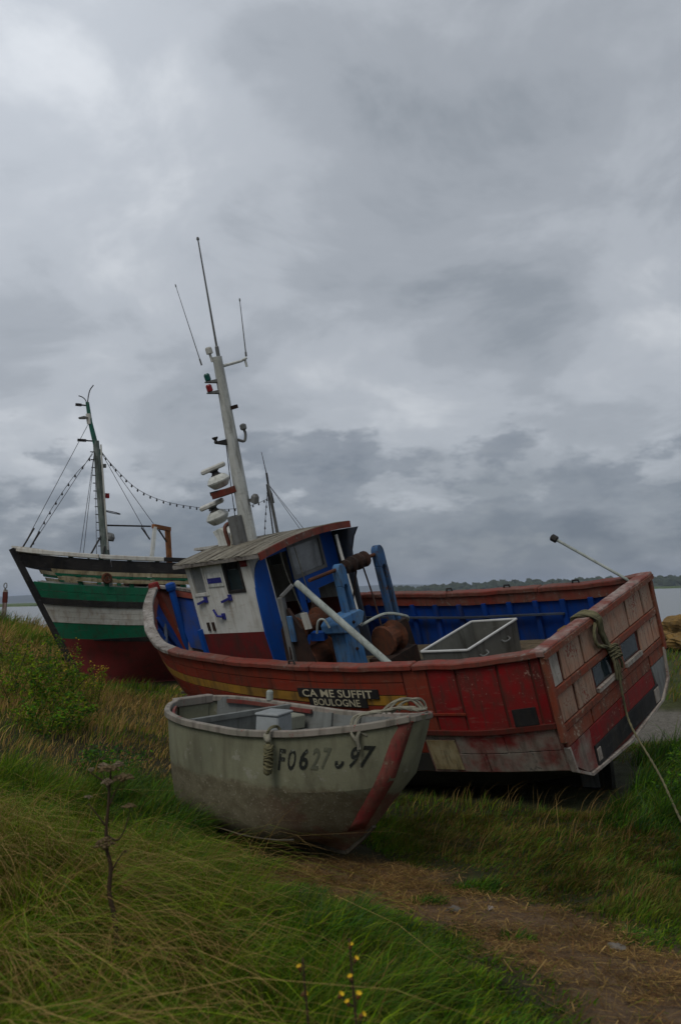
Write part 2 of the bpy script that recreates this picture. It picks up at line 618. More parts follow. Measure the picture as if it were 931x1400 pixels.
paint('box_grey', (0.27, 0.29, 0.29), (0.22, 0.235, 0.235), (0.15, 0.14, 0.13), chip_at=0.70, dirt_amt=0.25)
paint('tub_metal', (0.165, 0.165, 0.145), (0.12, 0.12, 0.105), (0.20, 0.19, 0.17), chip_at=0.68, metal=0.25, rough=0.5)
paint('tub_rim', (0.50, 0.50, 0.48), (0.42, 0.42, 0.40), (0.2, 0.2, 0.18), chip_at=0.70, dirt_amt=0.15, rough=0.4)
paint('green_band', (0.008, 0.120, 0.060), (0.014, 0.098, 0.052), (0.10, 0.10, 0.08), chip_at=0.655, scale=2.0, dirt_amt=0.5)
paint('white_band', (0.46, 0.455, 0.42), (0.38, 0.37, 0.33), (0.22, 0.11, 0.04), dirt=(0.17, 0.11, 0.06), chip_at=0.65, scale=2.0, dirt_amt=0.5)
paint('cream_rail', (0.36, 0.31, 0.20), (0.26, 0.21, 0.12), (0.13, 0.06, 0.03), chip_at=0.59, scale=3)
paint('red_bottom', (0.165, 0.026, 0.024), (0.125, 0.024, 0.022), (0.06, 0.03, 0.028), chip_at=0.66, scale=1.2, dirt_amt=0.5)
paint('green_metal', (0.015, 0.12, 0.085), (0.03, 0.10, 0.075), (0.30, 0.30, 0.28), chip_at=0.66, scale=4)
paint('rope_pale', (0.25, 0.235, 0.18), (0.18, 0.17, 0.13), (0.16, 0.13, 0.09), scale=14, chip_at=0.60, rough=0.9, dirt_amt=0.3)
paint('rope_olive', (0.150, 0.135, 0.072), (0.105, 0.10, 0.06), (0.06, 0.05, 0.03), scale=14, chip_at=0.62, rough=0.9, dirt_amt=0.3)
paint('letter_black', (0.018, 0.020, 0.018), (0.022, 0.024, 0.02), (0.19, 0.195, 0.155), scale=4.5, chip_at=0.57, dirt_amt=0.1, rough=0.8)
paint('letter_faded', (0.105, 0.108, 0.078), (0.125, 0.128, 0.088), (0.19, 0.19, 0.12), scale=5, chip_at=0.56, dirt_amt=0.1, rough=0.8)
paint('letter_cream', (0.42, 0.38, 0.27), (0.34, 0.30, 0.20), (0.03, 0.03, 0.03), scale=6, chip_at=0.575, dirt_amt=0.2, rough=0.8)
paint('letter_blue', (0.022, 0.026, 0.16), (0.03, 0.03, 0.17), (0.3, 0.3, 0.4), scale=8, chip_at=0.65, dirt_amt=0.1)
paint('mast_grey', (0.17, 0.19, 0.175), (0.10, 0.13, 0.115), (0.07, 0.045, 0.03), scale=4, chip_at=0.6)
paint('ochre_stone', (0.19, 0.115, 0.036), (0.12, 0.08, 0.035), (0.25, 0.21, 0.14), scale=2.2, chip_at=0.58, rough=0.9, bump=0.02)
paint('grey_stone', (0.16, 0.14, 0.115), (0.10, 0.09, 0.075), (0.22, 0.20, 0.17), scale=4, chip_at=0.6, rough=0.9, bump=0.02)
paint('post_wood', (0.30, 0.28, 0.25), (0.14, 0.045, 0.035), (0.10, 0.07, 0.05), scale=1.3, chip_at=0.62, rough=0.85)
paint('lamp_red', (0.25, 0.015, 0.02), (0.2, 0.02, 0.02), (0.1, 0.02, 0.02), rough=0.3, dirt_amt=0.2)
paint('lamp_green', (0.01, 0.10, 0.08), (0.02, 0.08, 0.07), (0.02, 0.05, 0.04), rough=0.3, dirt_amt=0.2)


def dinghy_hull():
    """grey-green sides over a scraped bottom; the paint ends along a ragged line"""
    m, nt, b = new_mat('dinghy_hull')
    tcn = nd(nt, 'ShaderNodeTexCoord').outputs['Object']
    z = nd(nt, 'ShaderNodeSeparateXYZ', {0: tcn}).outputs[2]
    x = nd(nt, 'ShaderNodeSeparateXYZ', {0: tcn}).outputs[0]
    n1 = noise(nt, 1.7, 6, .6)
    n2 = noise(nt, 9, 8, .7)
    n3 = noise(nt, 45, 5, .7)
    st = noise(nt, 3.0, 5, .6, stretch=(2.6, 2.6, .45))
    side = mixc(nt, ramp(nt, n1, .36, .64), (0.200, 0.198, 0.130), (0.150, 0.150, 0.100))
    side = mixc(nt, mth(nt, 'MULTIPLY', ramp(nt, st, .42, .70), .55), side, (0.085, 0.075, 0.050))
    side = mixc(nt, mth(nt, 'MULTIPLY', ramp(nt, n2, .60, .66), .7), side, (0.26, 0.25, 0.20))
    bot = mixc(nt, ramp(nt, n2, .40, .60), (0.110, 0.094, 0.058), (0.150, 0.132, 0.085))
    bot = mixc(nt, ramp(nt, n3, .56, .66), bot, (0.26, 0.235, 0.175))
    redz = mth(nt, 'MULTIPLY', ramp(nt, x, 1.5, 2.5), ramp(nt, n1, .46, .56))
    bot = mixc(nt, mth(nt, 'MULTIPLY', redz, .75), bot, (0.12, 0.035, 0.028))
    edge = mth(nt, 'ADD', z, mth(nt, 'ADD', mth(nt, 'MULTIPLY', n2, .16), mth(nt, 'MULTIPLY', n1, .22)))
    c = mixc(nt, ramp(nt, edge, .80, .86), bot, side)
    nt.links.new(c, b.inputs['Base Color'])
    b.inputs['Roughness'].default_value = .75
    b.inputs['Specular IOR Level'].default_value = .2
    bumped(nt, b, mth(nt, 'ADD', n2, mth(nt, 'MULTIPLY', n3, .5)), .006)


dinghy_hull()


def glass(name, col, rough=0.25, alpha=0.8):
    m, nt, b = new_mat(name)
    n = noise(nt, 2.5, 5, 0.65)
    c = mixc(nt, ramp(nt, n, 0.35, 0.7), col, tuple(x * 0.55 for x in col))
    nt.links.new(c, b.inputs['Base Color'])
    b.inputs['Roughness'].default_value = rough
    b.inputs['Alpha'].default_value = alpha
    return m


glass('pane_dusty', (0.24, 0.25, 0.25), 0.16, 0.9)
glass('pane_dark', (0.025, 0.04, 0.048), 0.06, 0.88)


def leafy(name, rough=0.6, trans=0.35):
    """foliage colour comes from each leaf or blade's own tint"""
    m, nt, b = new_mat(name)
    at = nd(nt, 'ShaderNodeAttribute', attribute_name='col')
    nt.links.new(at.outputs['Color'], b.inputs['Base Color'])
    b.inputs['Roughness'].default_value = rough
    b.inputs['Specular IOR Level'].default_value = 0.08
    tr = nd(nt, 'ShaderNodeBsdfTranslucent')
    nt.links.new(at.outputs['Color'], tr.inputs['Color'])
    ms = nd(nt, 'ShaderNodeMixShader', {0: trans})
    nt.links.new(b.outputs[0], ms.inputs[1])
    nt.links.new(tr.outputs[0], ms.inputs[2])
    nt.links.new(ms.outputs[0], nt.nodes['Material Output'].inputs['Surface'])
    return m


leafy('blade')
leafy('leaf', 0.55, 0.3)

# ------------------------------------------------------------------ terrain
CP = np.array([
    (0, 0, .75), (-3, 0, .95), (3, 0, .68), (0, -6, .9), (-8, -4, 1.2), (8, -4, .8),
    (-1.5, 4, .55), (1.5, 4, .36), (0, 4, .44), (-3, 5, .75), (-1.3, 5, .45), (3.5, 5, .12), (6, 5, .1), (0.6, 6, .16),
    (-1.4, 8.7, .08), (0.0, 7.6, -.03), (2.7, 9.6, -.06), (1.7, 9.3, -.06), (3.6, 9, -.05), (6, 9, -.1), (0, 12, -.14),
    (-3, 10.5, .18), (-2.4, 15.5, -.2), (-4.5, 15.5, .3), (-5.4, 14.5, .62), (-6.5, 22, .42), (-4.3, 22, .27), (-1.5, 24.5, .2), (-8, 19, .95),
    (-11.6, 29, 1.72), (-9.4, 29, 1.12), (-6.5, 30, .75), (-13, 20, 1.5), (-8, 12, 1.15), (-5, 8, .85), (-16, 36, 1.6), (-20, 28, 1.9), (-10, 38, .1), (-4, 36, -.6),
    (4.6, 12, -.12), (3.4, 12.5, -.08), (2.2, 14, -.1), (4.4, 14, -.15), (6.4, 14.2, -.22), (5.4, 16, -.72), (7.4, 18, -1.05), (5, 18, -1.0), (10, 16, -1.0), (8.5, 21.5, -.75), (9, 24, -.1), (10.5, 28, .28), (8, 29, .2), (13, 30, .3),
    (2, 20, -.8), (3, 26, -.5), (0, 31, -.7), (10, 36, -.6), (10, 48, -2.2), (0, 48, -2.2), (-14, 55, -2.3), (-25, 50, -.5), (20, 26, .1), (20, 14, -.7), (14, 9, -.2), (25, 40, -1.5), (25, 5, .2), (-25, 5, 1.6), (-22, 18, 1.8),
])


def _tps(r):
    return np.where(r > 1e-9, r * r * np.log(np.maximum(r, 1e-9)), 0.0)


_n = len(CP)
_K = _tps(np.hypot(CP[:, None, 0] - CP[None, :, 0], CP[:, None, 1] - CP[None, :, 1])) + np.eye(_n) * 0.05
_Pm = np.column_stack([np.ones(_n), CP[:, :2]])
_A = np.block([[_K, _Pm], [_Pm.T, np.zeros((3, 3))]])
_W = np.linalg.solve(_A, np.concatenate([CP[:, 2], np.zeros(3)]))


def vnoise(x, y, seed=0):
    """lattice value noise 0..1"""
    x = np.asarray(x, float)
    y = np.asarray(y, float)
    xi, yi = np.floor(x).astype(np.int64), np.floor(y).astype(np.int64)
    fx, fy = x - xi, y - yi
    fx, fy = fx * fx * (3 - 2 * fx), fy * fy * (3 - 2 * fy)

    def h(a, b):
        k = (a * 374761393 + b * 668265263 + seed * 1442695041) & 0x7fffffff
        k = ((k ^ (k >> 13)) * 1274126177) & 0x7fffffff
        return ((k ^ (k >> 16)) & 0xffff) / 65535.0
    return (h(xi, yi) * (1 - fx) + h(xi + 1, yi) * fx) * (1 - fy) + (h(xi, yi + 1) * (1 - fx) + h(xi + 1, yi + 1) * fx) * fy


def fbm(x, y, seed=0, o=4):
    s, a, t = 0, 0.5, 0
    for k in range(o):
        s = s + a * vnoise(np.asarray(x) * 2 ** k, np.asarray(y) * 2 ** k, seed + k)
        t += a
        a *= 0.5
    return s / t


def ground_z(x, y, fine=True):
    x = np.atleast_1d(np.asarray(x, float))
    y = np.atleast_1d(np.asarray(y, float))
    z = np.empty_like(x)
    for i in range(0, len(x), 20000):
        a, b = x[i:i + 20000], y[i:i + 20000]
        z[i:i + 20000] = _tps(np.hypot(a[:, None] - CP[None, :, 0], b[:, None] - CP[None, :, 1])) @ _W[:_n] + _W[_n] + _W[_n + 1] * a + _W[_n + 2] * b
    far = np.clip((np.maximum(np.maximum(y - 46, np.abs(x) - 26), -y - 10)) / 14.0, 0, 1)
    z = np.clip(z, -2.4, 2.2)
    flat = np.where(y < 0, 1.0, -2.4)
    z = z * (1 - far) + flat * far
    if fine:
        z = z + (fbm(x * 0.9, y * 0.9, 3, 3) - 0.5) * 0.16 * (1 - far) + (vnoise(x * 5, y * 5, 9) - 0.5) * 0.03 * (1 - far)
    return z


# the strip of dead, flattened straw running past the dinghy's bow
PATH = [(-1.0, 7.6, .22), (-.45, 7.1, .42), (.25, 6.7, .58), (.9, 6.1, .52), (1.25, 5.35, .58), (1.5, 4.7, .66), (1.55, 4.0, .7), (1.6, 3.0, .7)]


def path_dist(x, y):
    d = np.minimum(np.full(np.shape(x), 9.0), np.hypot((np.asarray(x) - .12) / .75, (np.asarray(y) - 7.45) / .5))
    for (ax, ay, aw), (bx, by, bw) in zip(PATH[:-1], PATH[1:]):
        vx, vy = bx - ax, by - ay
        t = np.clip(((x - ax) * vx + (y - ay) * vy) / (vx * vx + vy * vy), 0, 1)
        w = aw + (bw - aw) * t
        d = np.minimum(d, np.hypot(x - ax - t * vx, y - ay - t * vy) / w)
    return d


def path_mask(x, y):
    d = path_dist(x, y) + (fbm(np.asarray(x) * 2.3, np.asarray(y) * 2.3, 21, 3) - 0.5) * 0.9
    return np.clip((1.25 - d) / 0.5, 0, 1)


def axis(lo, hi, step, far_lo, far_hi):
    a = list(np.arange(lo, hi + 1e-6, step))
    s, x = step, lo
    while x > far_lo:
        s *= 1.5
        x -= s
        a.insert(0, x)
    s, x = step, hi
    while x < far_hi:
        s *= 1.5
        x += s
        a.append(x)
    return np.array(a)


gx = axis(-15, 16, 0.14, -6000, 6000)
gy = axis(1.5, 36, 0.14, -300, 9000)
GX, GY = np.meshgrid(gx, gy)
gzv = ground_z(GX.ravel(), GY.ravel())
nvx, nvy = len(gx), len(gy)
verts = np.column_stack([GX.ravel(), GY.ravel(), gzv])
ii, jj = np.meshgrid(np.arange(nvx - 1), np.arange(nvy - 1))
a = (jj * nvx + ii).ravel()
faces = np.column_stack([a, a + 1, a + nvx + 1, a + nvx])


def fast_mesh(name, verts, faces, mats, cols=None, smooth=True, parent=None):
    """faces: (n,k) index array"""
    me = bpy.data.meshes.new(name)
    nf, k = faces.shape
    me.vertices.add(len(verts))
    me.vertices.foreach_set('co', np.asarray(verts, np.float32).ravel())
    me.loops.add(nf * k)
    me.loops.foreach_set('vertex_index', faces.astype(np.int32).ravel())
    me.polygons.add(nf)
    me.polygons.foreach_set('loop_start', np.arange(0, nf * k, k, dtype=np.int32))
    me.polygons.foreach_set('use_smooth', np.full(nf, smooth))
    for m in mats if isinstance(mats, (list, tuple)) else [mats]:
        me.materials.append(m)
    if cols is not None:
        at = me.color_attributes.new('col', 'FLOAT_COLOR', 'POINT')
        c4 = np.ones((len(verts), 4), np.float32)
        c4[:, :3] = cols
        at.data.foreach_set('color', c4.ravel())
    me.update(calc_edges=True)
    me.validate()
    o = bpy.data.objects.new(name, me)
    COL.objects.link(o)
    if parent is not None:
        o.parent = parent
    return o


pm = path_mask(GX.ravel(), GY.ravel())
nz = fbm(GX.ravel() * 0.8, GY.ravel() * 0.8, 5, 4)
earth = np.array((0.045, 0.036, 0.022))
turf = np.array((0.044, 0.054, 0.014))
straw = np.array((0.205, 0.132, 0.074))
mud = np.array((0.155, 0.142, 0.118))
marsh = np.array((0.062, 0.070, 0.026))
drygrass = np.array((0.13, 0.095, 0.045))
gc = turf[None] * nz[:, None] + earth[None] * (1 - nz[:, None])
gc = gc * (1 - pm[:, None]) + straw[None] * pm[:, None]
lowm = np.clip((-0.62 - gzv + (nz - .5) * .5) / 0.12, 0, 1)[:, None]
gc = gc * (1 - lowm) + mud[None] * lowm
mound = (np.clip((GX.ravel() + 4) / -4, 0, 1) * np.clip((GY.ravel() - 13) / 6, 0, 1))[:, None]
gc = gc * (1 - mound * .7) + drygrass[None] * mound * .7
fm = (np.clip((GY.ravel() - 20.5) / 2, 0, 1) * np.clip((GX.ravel() - 3) / 3, 0, 1))[:, None] * (1 - lowm)
gc = gc * (1 - fm) + marsh[None] * fm
m, nt, b = new_mat('ground')
at = nd(nt, 'ShaderNodeAttribute', attribute_name='col')
n1 = noise(nt, 7, 8, 0.7)
n2 = noise(nt, 32, 8, 0.78, stretch=(1, 1, 1))
hs = nd(nt, 'ShaderNodeHueSaturation', {'Color': at.outputs['Color'], 'Value': nd(nt, 'ShaderNodeMapRange', {0: mth(nt, 'ADD', mth(nt, 'MULTIPLY', n1, .45), mth(nt, 'MULTIPLY', n2, .55)), 1: 0.33, 2: 0.67, 3: 0.4, 4: 1.6}).outputs[0]})
nt.links.new(hs.outputs[0], b.inputs['Base Color'])
b.inputs['Roughness'].default_value = 0.9
b.inputs['Specular IOR Level'].default_value = 0.15
bumped(nt, b, mth(nt, 'ADD', n1, mth(nt, 'MULTIPLY', n2, 0.5)), 0.09, 1.0)
ground = fast_mesh('ground', verts, faces, MATS['ground'], gc)
tag(ground, 'grassy bank falling to estuary mud', kind='structure')

# ------------------------------------------------------------------ water
m, nt, b = new_mat('water')
b.inputs['Base Color'].default_value = (0.10, 0.105, 0.095, 1)
b.inputs['Roughness'].default_value = 0.22
b.inputs['Specular IOR Level'].default_value = 0.5
wv = noise(nt, 0.5, 4, 0.6, stretch=(0.35, 1, 1))
bumped(nt, b, wv, 0.25, 0.5)
WATER_Z = -1.35
mb = MB()
xs_ = [-7000, -2000, -600, -150, 0, 150, 600, 2000, 7000]
ys_ = [24, 60, 150, 400, 1000, 3000, 9500]
mb.add([(x, y, WATER_Z) for y in ys_ for x in xs_], [(j * 9 + i, j * 9 + i + 1, j * 9 + i + 10, j * 9 + i + 9) for j in range(len(ys_) - 1) for i in range(8)])
tag(mb.build('water', MATS['water']), 'grey estuary water', kind='structure')

# ------------------------------------------------------------------ far shore
paint('far_turf', (0.080, 0.115, 0.028), (0.065, 0.095, 0.03), (0.09, 0.10, 0.035), scale=0.01, chip_at=0.6, dirt_amt=0.1, rough=0.95, bump=0.01, spec=0.1)
paint('far_wood', (0.030, 0.042, 0.020), (0.045, 0.055, 0.025), (0.022, 0.032, 0.017), scale=0.02, chip_at=0.55, dirt_amt=0.2, rough=0.95, bump=0.01, spec=0.05)
paint('far_hill', (0.040, 0.052, 0.040), (0.05, 0.06, 0.042), (0.035, 0.045, 0.035), scale=0.002, chip_at=0.6, dirt_amt=0.1, rough=0.95, bump=0.01, spec=0.05)


def shore(name, x0, x1, y_near, y_far, z, label):
    mb = MB()
    n = 60
    vs, fs = [], []
    for i in range(n + 1):
        x = x0 + (x1 - x0) * i / n
        yn = y_near(x) * (1 + 0.02 * math.sin(i * 1.7) + 0.012 * math.sin(i * 4.1))
        vs += [(x, yn, WATER_Z - .4), (x, yn + 3, z), (x, y_far, z + 1.0)]
    for i in range(n):
        for j in range(2):
            fs.append((i * 3 + j, i * 3 + j + 3, i * 3 + j + 4, i * 3 + j + 1))
    mb.add(vs, fs)
    tag(mb.build(name, MATS['far_turf']), label, kind='structure')


shore('far_shore', -900, -40, lambda x: 620 + 0.25 * (x + 900), 5200, -0.3, 'green marsh on the far shore')
shore('far_marsh', -40, 2600, lambda x: 1050 + 0.08 * x, 2600, 0.5, 'flat green fields across the estuary')


def ridge(name, mat, x0, x1, y0, depth, hfun, n, label):
    mb = MB()
    vs, fs = [], []
    for i in range(n + 1):
        x = x0 + (x1 - x0) * i / n
        h = hfun(x)
        vs += [(x, y0, -1), (x, y0 + depth * .25, h * .55), (x, y0 + depth * .55, h), (x, y0 + depth, h * .5)]
    for i in range(n):
        for j in range(3):
            fs.append((i * 4 + j, i * 4 + j + 4, i * 4 + j + 5, i * 4 + j + 1))
    mb.add(vs, fs)
    return tag(mb.build(name, MATS[mat], smooth=True), label, kind='structure')


ridge('hills', 'far_hill', -4200, 1200, 5600, 1200, lambda x: 40 + 8 * math.sin(x * .0021 + .4) + 5 * math.sin(x * .0057) + 10 * float(fbm(x * .004, 1.0, 4)), 120, 'low blue hills beyond the estuary')


def wood_h(x):
    base = 5 + 13 * float(np.interp(x, [80, 190, 330, 480, 760, 1200], [.15, .62, .9, .82, 1.0, .9]))
    return base * (0.82 + 0.36 * float(fbm(x * .012, 2.0, 8)))


ridge('wooded_hill', 'far_wood', 60, 1400, 1480, 260, lambda x: wood_h(x) * .8, 90, 'low wooded hill across the estuary')
# far wood: one mass of tree crowns
mb = MB()
rr = random.Random(4)
for i in range(520):
    x = rr.uniform(80, 1300)
    d = rr.uniform(0, 1)
    h = wood_h(x)
    zc = h * (0.25 + 0.62 * d)
    s = rr.uniform(4.5, 9.5) * (0.8 if d > .8 else 1)
    mb.blob((x, 1490 + d * 130, zc), (s * 1.15, s, s * rr.uniform(.75, 1.1)), seed=i, n=7, m=5, amp=.35)
tag(mb.build('far_woodland', MATS['far_wood'], smooth=False), 'dark tree line on the far side of the estuary', 'woodland', kind='stuff')

# ------------------------------------------------------------------ red fishing boat
# local frame: x forward from the transom, y to port, z up from the keel
RED_LOC, RED_ROT = (3.3646, 10.4201, -0.0415), (-0.273, 0.053, 2.408)
red = tag(empty('fishing_boat', RED_LOC, RED_ROT), 'derelict red wooden fishing boat with blue and white wheelhouse heeling over in the grass', 'boat')
RX = [0, 1, 2.5, 4, 5.5, 6.4, 7.0, 7.4, 7.75, 8.0]
gzr = [2.16, 2.09, 2.10, 2.18, 2.30, 2.39, 2.55, 2.70, 2.90, 3.08]
RH = Hull(RX, [
    [1.45, 1.54, 1.60, 1.60, 1.50, 1.31, 1.04, .75, .42, .06],
    [1.45, 1.55, 1.61, 1.60, 1.48, 1.27, .99, .66, .36, .06],
    [1.45, 1.55, 1.61, 1.60, 1.47, 1.25, .96, .63, .33, .06],
    [1.44, 1.54, 1.60, 1.58, 1.42, 1.15, .84, .52, .26, .06],
    [1.34, 1.45, 1.52, 1.48, 1.22, .85, .52, .28, .14, .06],
    [1.05, 1.20, 1.28, 1.20, .88, .52, .28, .15, .09, .06],
    [.06] * 10],
    [gzr, [z - .33 for z in gzr], [z - .45 for z in gzr], [z - .76 for z in gzr],
     [.85, .82, .80, .85, .95, 1.05, 1.18, 1.32, 1.42, 1.5],
     [.68, .55, .48, .48, .55, .65, .78, .95, 1.05, 1.15],
     [.60, .35, .22, .20, .22, .30, .45, .70, .88, .98]],
    [0, .08, .12, .22, .45, .75, 1.1], 5.6)
M_ = MATS

# hull shell
mb = MB()
zones = [(0, 1, 0), (1, 2, 1), (2, 3, 0), (3, 4, 2), (4, 6, 3)]
for side in (1, -1):
    for r0, r1, mi in zones:
        vs, fs = [], []
        nx, nr = 44, 3 * (r1 - r0)
        for i in range(nx + 1):
            for j in range(nr + 1):
                vs.append(RH.pt(RH.L * i / nx, r0 + (r1 - r0) * j / nr, side))
        for i in range(nx):
            for j in range(nr):
                q = (i * (nr + 1) + j, i * (nr + 1) + j + 1, (i + 1) * (nr + 1) + j + 1, (i + 1) * (nr + 1) + j)
                fs.append(q if side < 0 else q[::-1])
        mb.add(vs, fs, mi)
mb.build('hull', [M_['red_dark'], M_['red_dark'], M_['red_hull'], M_['bottom_black']], red, smooth=True)

# inside lining
mb = MB()
for side in (1, -1):
    vs, fs = [], []
    nx, nr = 40, 6
    for i in range(nx + 1):
        x = 0.05 + (RH.L - .14) * i / nx
        for j in range(nr + 1):
            vs.append(RH.pt(x, 3.4 * j / nr, side, -0.055))
    for i in range(nx):
        for j in range(nr):
            q = (i * (nr + 1) + j, i * (nr + 1) + j + 1, (i + 1) * (nr + 1) + j + 1, (i + 1) * (nr + 1) + j)
            fs.append(q[::-1] if side < 0 else q)
    mb.add(vs, fs)
mb.build('bulwark_lining', M_['blue_inner'], red, smooth=True)

# red band under the rail inside
for side in (1, -1):
    mb = MB()
    RH.patch(mb, 0.06, 7.9, 0.02, 0.5, 36, 1, -0.09, 0.03, side)
    mb.build('inner_band', M_['red_rail'], red)
    # inner stringer
    mb = MB()
    RH.patch(mb, 1.2, 7.6, 1.02, 1.22, 30, 1, -0.155, 0.05, side)
    mb.build('stringer', M_['blue_grey'], red)

# ribs
for side in (1, -1):
    x = 0.35
    while x < 7.75:
        mb = MB()
        w = 0.045 if x < 6 else 0.055
        pts = []
        for k in range(6):
            pts.append(RH.pt(x, 0.45 + 2.8 * k / 5, side, -0.085))
        for p, q in zip(pts[:-1], pts[1:]):
            mb.beam(p, q, w * 1.6, 0.065, up=(0, side, 0))
        mb.build('rib', M_['blue_inner'], red)
        x += 0.43 if x < 6 else 0.3

# rail cap, in lengths
for side in (1, -1):
    cuts = [0.0, 1.55, 3.1, 4.7, 6.1, 6.75, 7.4, 7.99]
    for x0, x1 in zip(cuts[:-1], cuts[1:]):
        mb = MB()
        n = max(3, int((x1 - x0) / .14))
        vs, fs = [], []
        for i in range(n + 1):
            x = x0 + .006 + (x1 - x0 - .012) * i / n
            c = RH.pt(x, 0, side)
            nn = RH.nrm(x, 0.3, side)
            nn.z = 0
            nn.normalize()
            jz = random.uniform(-.006, .006)
            o_, i_ = c + nn * (.055 + random.uniform(-.006, .006)), c - nn * (.115 + random.uniform(-.006, .006))
            for p, dz in ((o_, -.035), (o_, .035), (i_, .035), (i_, -.035)):
                vs.append((p.x, p.y, p.z + dz + jz))
        for i in range(n):
            for k in range(4):
                k2 = (k + 1) % 4
                fs.append((i * 4 + k, i * 4 + k2, i * 4 + 4 + k2, i * 4 + 4 + k))
        fs += [(3, 2, 1, 0), tuple(n * 4 + k for k in range(4))]
        mb.add(vs, fs)
        mb.build('rail_cap', M_['rail_wood'] if x1 > 6.7 else M_['red_rail'], red, bevel=.012)
# stem post
mb = MB()
st = [RH.pt(RH.L, r, 0) for r in (0, 1, 2, 3, 4, 5, 6)]
for p, q in zip(st[:-1], st[1:]):
    mb.beam(p + Vector((.06, 0, .02)), q + Vector((.06, 0, -.02)), .12, .12, up=(0, 1, 0))
mb.build('stem_post', M_['red_brown'], red)
mb = MB()
mb.beam(RH.pt(RH.L, 0, 0) + Vector((.02, 0, -.06)), RH.pt(RH.L, 0, 0) + Vector((.02, 0, .09)), .17, .17, w2=.14, h2=.14)
mb.build('stem_head', M_['red_bright'], red, bevel=.02)

# outer strakes, forward of the patched stern panels
for side in (1, -1):
    for ra, rb, mt in ((.10, .52, 'red_brown'), (.56, .97, 'red_brown'), (1.03, 1.97, 'yellow_stripe'), (2.04, 2.5, 'red_brown'), (2.54, 2.96, 'red_brown')):
        cuts = [1.72, 3.3 + 1.0 * ra, 5.2 + .5 * ra, 6.6, 7.93]
        for x0, x1 in zip(cuts[:-1], cuts[1:]):
            mb = MB()
            RH.patch(mb, x0 + .004, x1 - .004, ra, rb, 12, 2, .001, .014, side, jit=.0015)
            mb.build('strake', M_[mt], red)
    for x0, x1, mt in ((.02, .11, 'red_bright'), (.14, .485, 'red_bright'), (.52, .985, 'red_bright'), (1.02, 1.36, 'red_bright'), (1.39, 1.70, 'red_brown')):
        mb = MB()
        RH.patch(mb, x0, x1, .12, 2.94, 4, 6, .001, .016, side, jit=.001)
        mb.build('bulwark_panel', M_[mt], red)
    # batten and rubbing strake
    mb = MB()
    RH.patch(mb, 0, 6.2, 2.94, 3.06, 40, 1, .002, .035, side)
    mb.build('rubbing_strake', M_['red_dark'], red)
    mb = MB()
    RH.patch(mb, .99, 1.71, 2.28, 2.36, 8, 1, .017, .014, side)
    mb.build('batten', M_['red_brown'], red)
    for x0, x1, ra, rb, mt in ((.03, .62, 3.09, 3.52, 'red_hull'), (.03, .9, 3.55, 3.97, 'red_hull'), (.64, 1.22, 3.09, 3.52, 'red_hull'), (.92, 1.24, 3.55, 3.97, 'red_hull'), (1.25, 1.62, 3.22, 3.93, 'cream_patch'), (1.65, 3.2, 3.09, 3.52, 'red_brown'), (1.65, 3.4, 3.55, 3.97, 'bottom_black'), (3.23, 5.2, 3.09, 3.52, 'red_brown'), (3.43, 5.6, 3.55, 3.97, 'bottom_black')):
        mb = MB()
        RH.patch(mb, x0, x1, ra, rb, 10, 2, .001, .012, side, jit=.0015)
        mb.build('plank', M_[mt], red)
# scupper plate in the port bulwark
mb = MB()
RH.patch(mb, .17, .44, RH.row_at(.3, 1.59), RH.row_at(.3, 1.40), 3, 3, .018, .012, 1)
mb.build('scupper_plate', M_['black_paint'], red)

# name board
BX0, BX1 = 3.36, 2.12


def on_board(xa, za, o=.03):
    return RH.pt(xa, RH.row_at(xa, za, 0, 3.5), 1, o)


mb = MB()
for (x0, x1, za, zb) in ((3.40, 2.10, 1.855, 1.745), (3.24, 2.30, 1.742, 1.632)):
    vs = []
    n = 8
    for o in (.034, .016):
        for i in range(n + 1):
            x = x0 + (x1 - x0) * i / n
            dz = .02 * (x - 2.75)
            vs += [on_board(x, za + dz, o), on_board(x, zb + dz, o)]
    N = 2 * (n + 1)
    fs = []
    for i in range(n):
        a_ = 2 * i
        fs += [(a_, a_ + 1, a_ + 3, a_ + 2), (a_ + N, a_ + 2 + N, a_ + 3 + N, a_ + 1 + N), (a_, a_ + 2, a_ + 2 + N, a_ + N), (a_ + 1, a_ + 1 + N, a_ + 3 + N, a_ + 3)]
    fs += [(0, N, N + 1, 1), (2 * n, 2 * n + 1, 2 * n + 1 + N, 2 * n + N)]
    mb.add(vs, fs)
board = mb.build('name_board', M_['black_paint'], red)
writing('lettering', 'CA ME SUFFIT', 3.32, 2.18, 1.752, 1.848, lambda a, b: on_board(a, b + .02 * (a - 2.75), .037), M_['letter_cream'], board, bold=.018)
writing('lettering', 'BOULOGNE', 3.16, 2.40, 1.643, 1.733, lambda a, b: on_board(a, b + .02 * (a - 2.75), .037), M_['letter_cream'], board, bold=.018)

# keel, skeg and rudder
mb = MB()
kp = [(.35, .62), (1.0, .36), (2.5, .23), (4, .21), (5.5, .24), (6.4, .32), (6.9, .5)]
poly = [(x, z) for x, z in kp] + [(6.7, .25), (6.2, .10), (5, -.02), (.40, -.04)]
mb.plate(poly, -.07, .07, lambda a, b, d: (a, d, b))
mb.build('keel', M_['bottom_black'], red)
mb = MB()
mb.plate([(.66, .62), (.66, .02), (.44, .03), (.40, .62)], -.085, .085, lambda a, b, d: (a, d, b))
mb.build('skeg_plate', M_['grey_metal'], red)
mb = MB()
mb.beam((.36, 0, -.06), (.26, 0, .75), .09, .10)
mb.build('rudder_post', M_['bottom_black'], red)

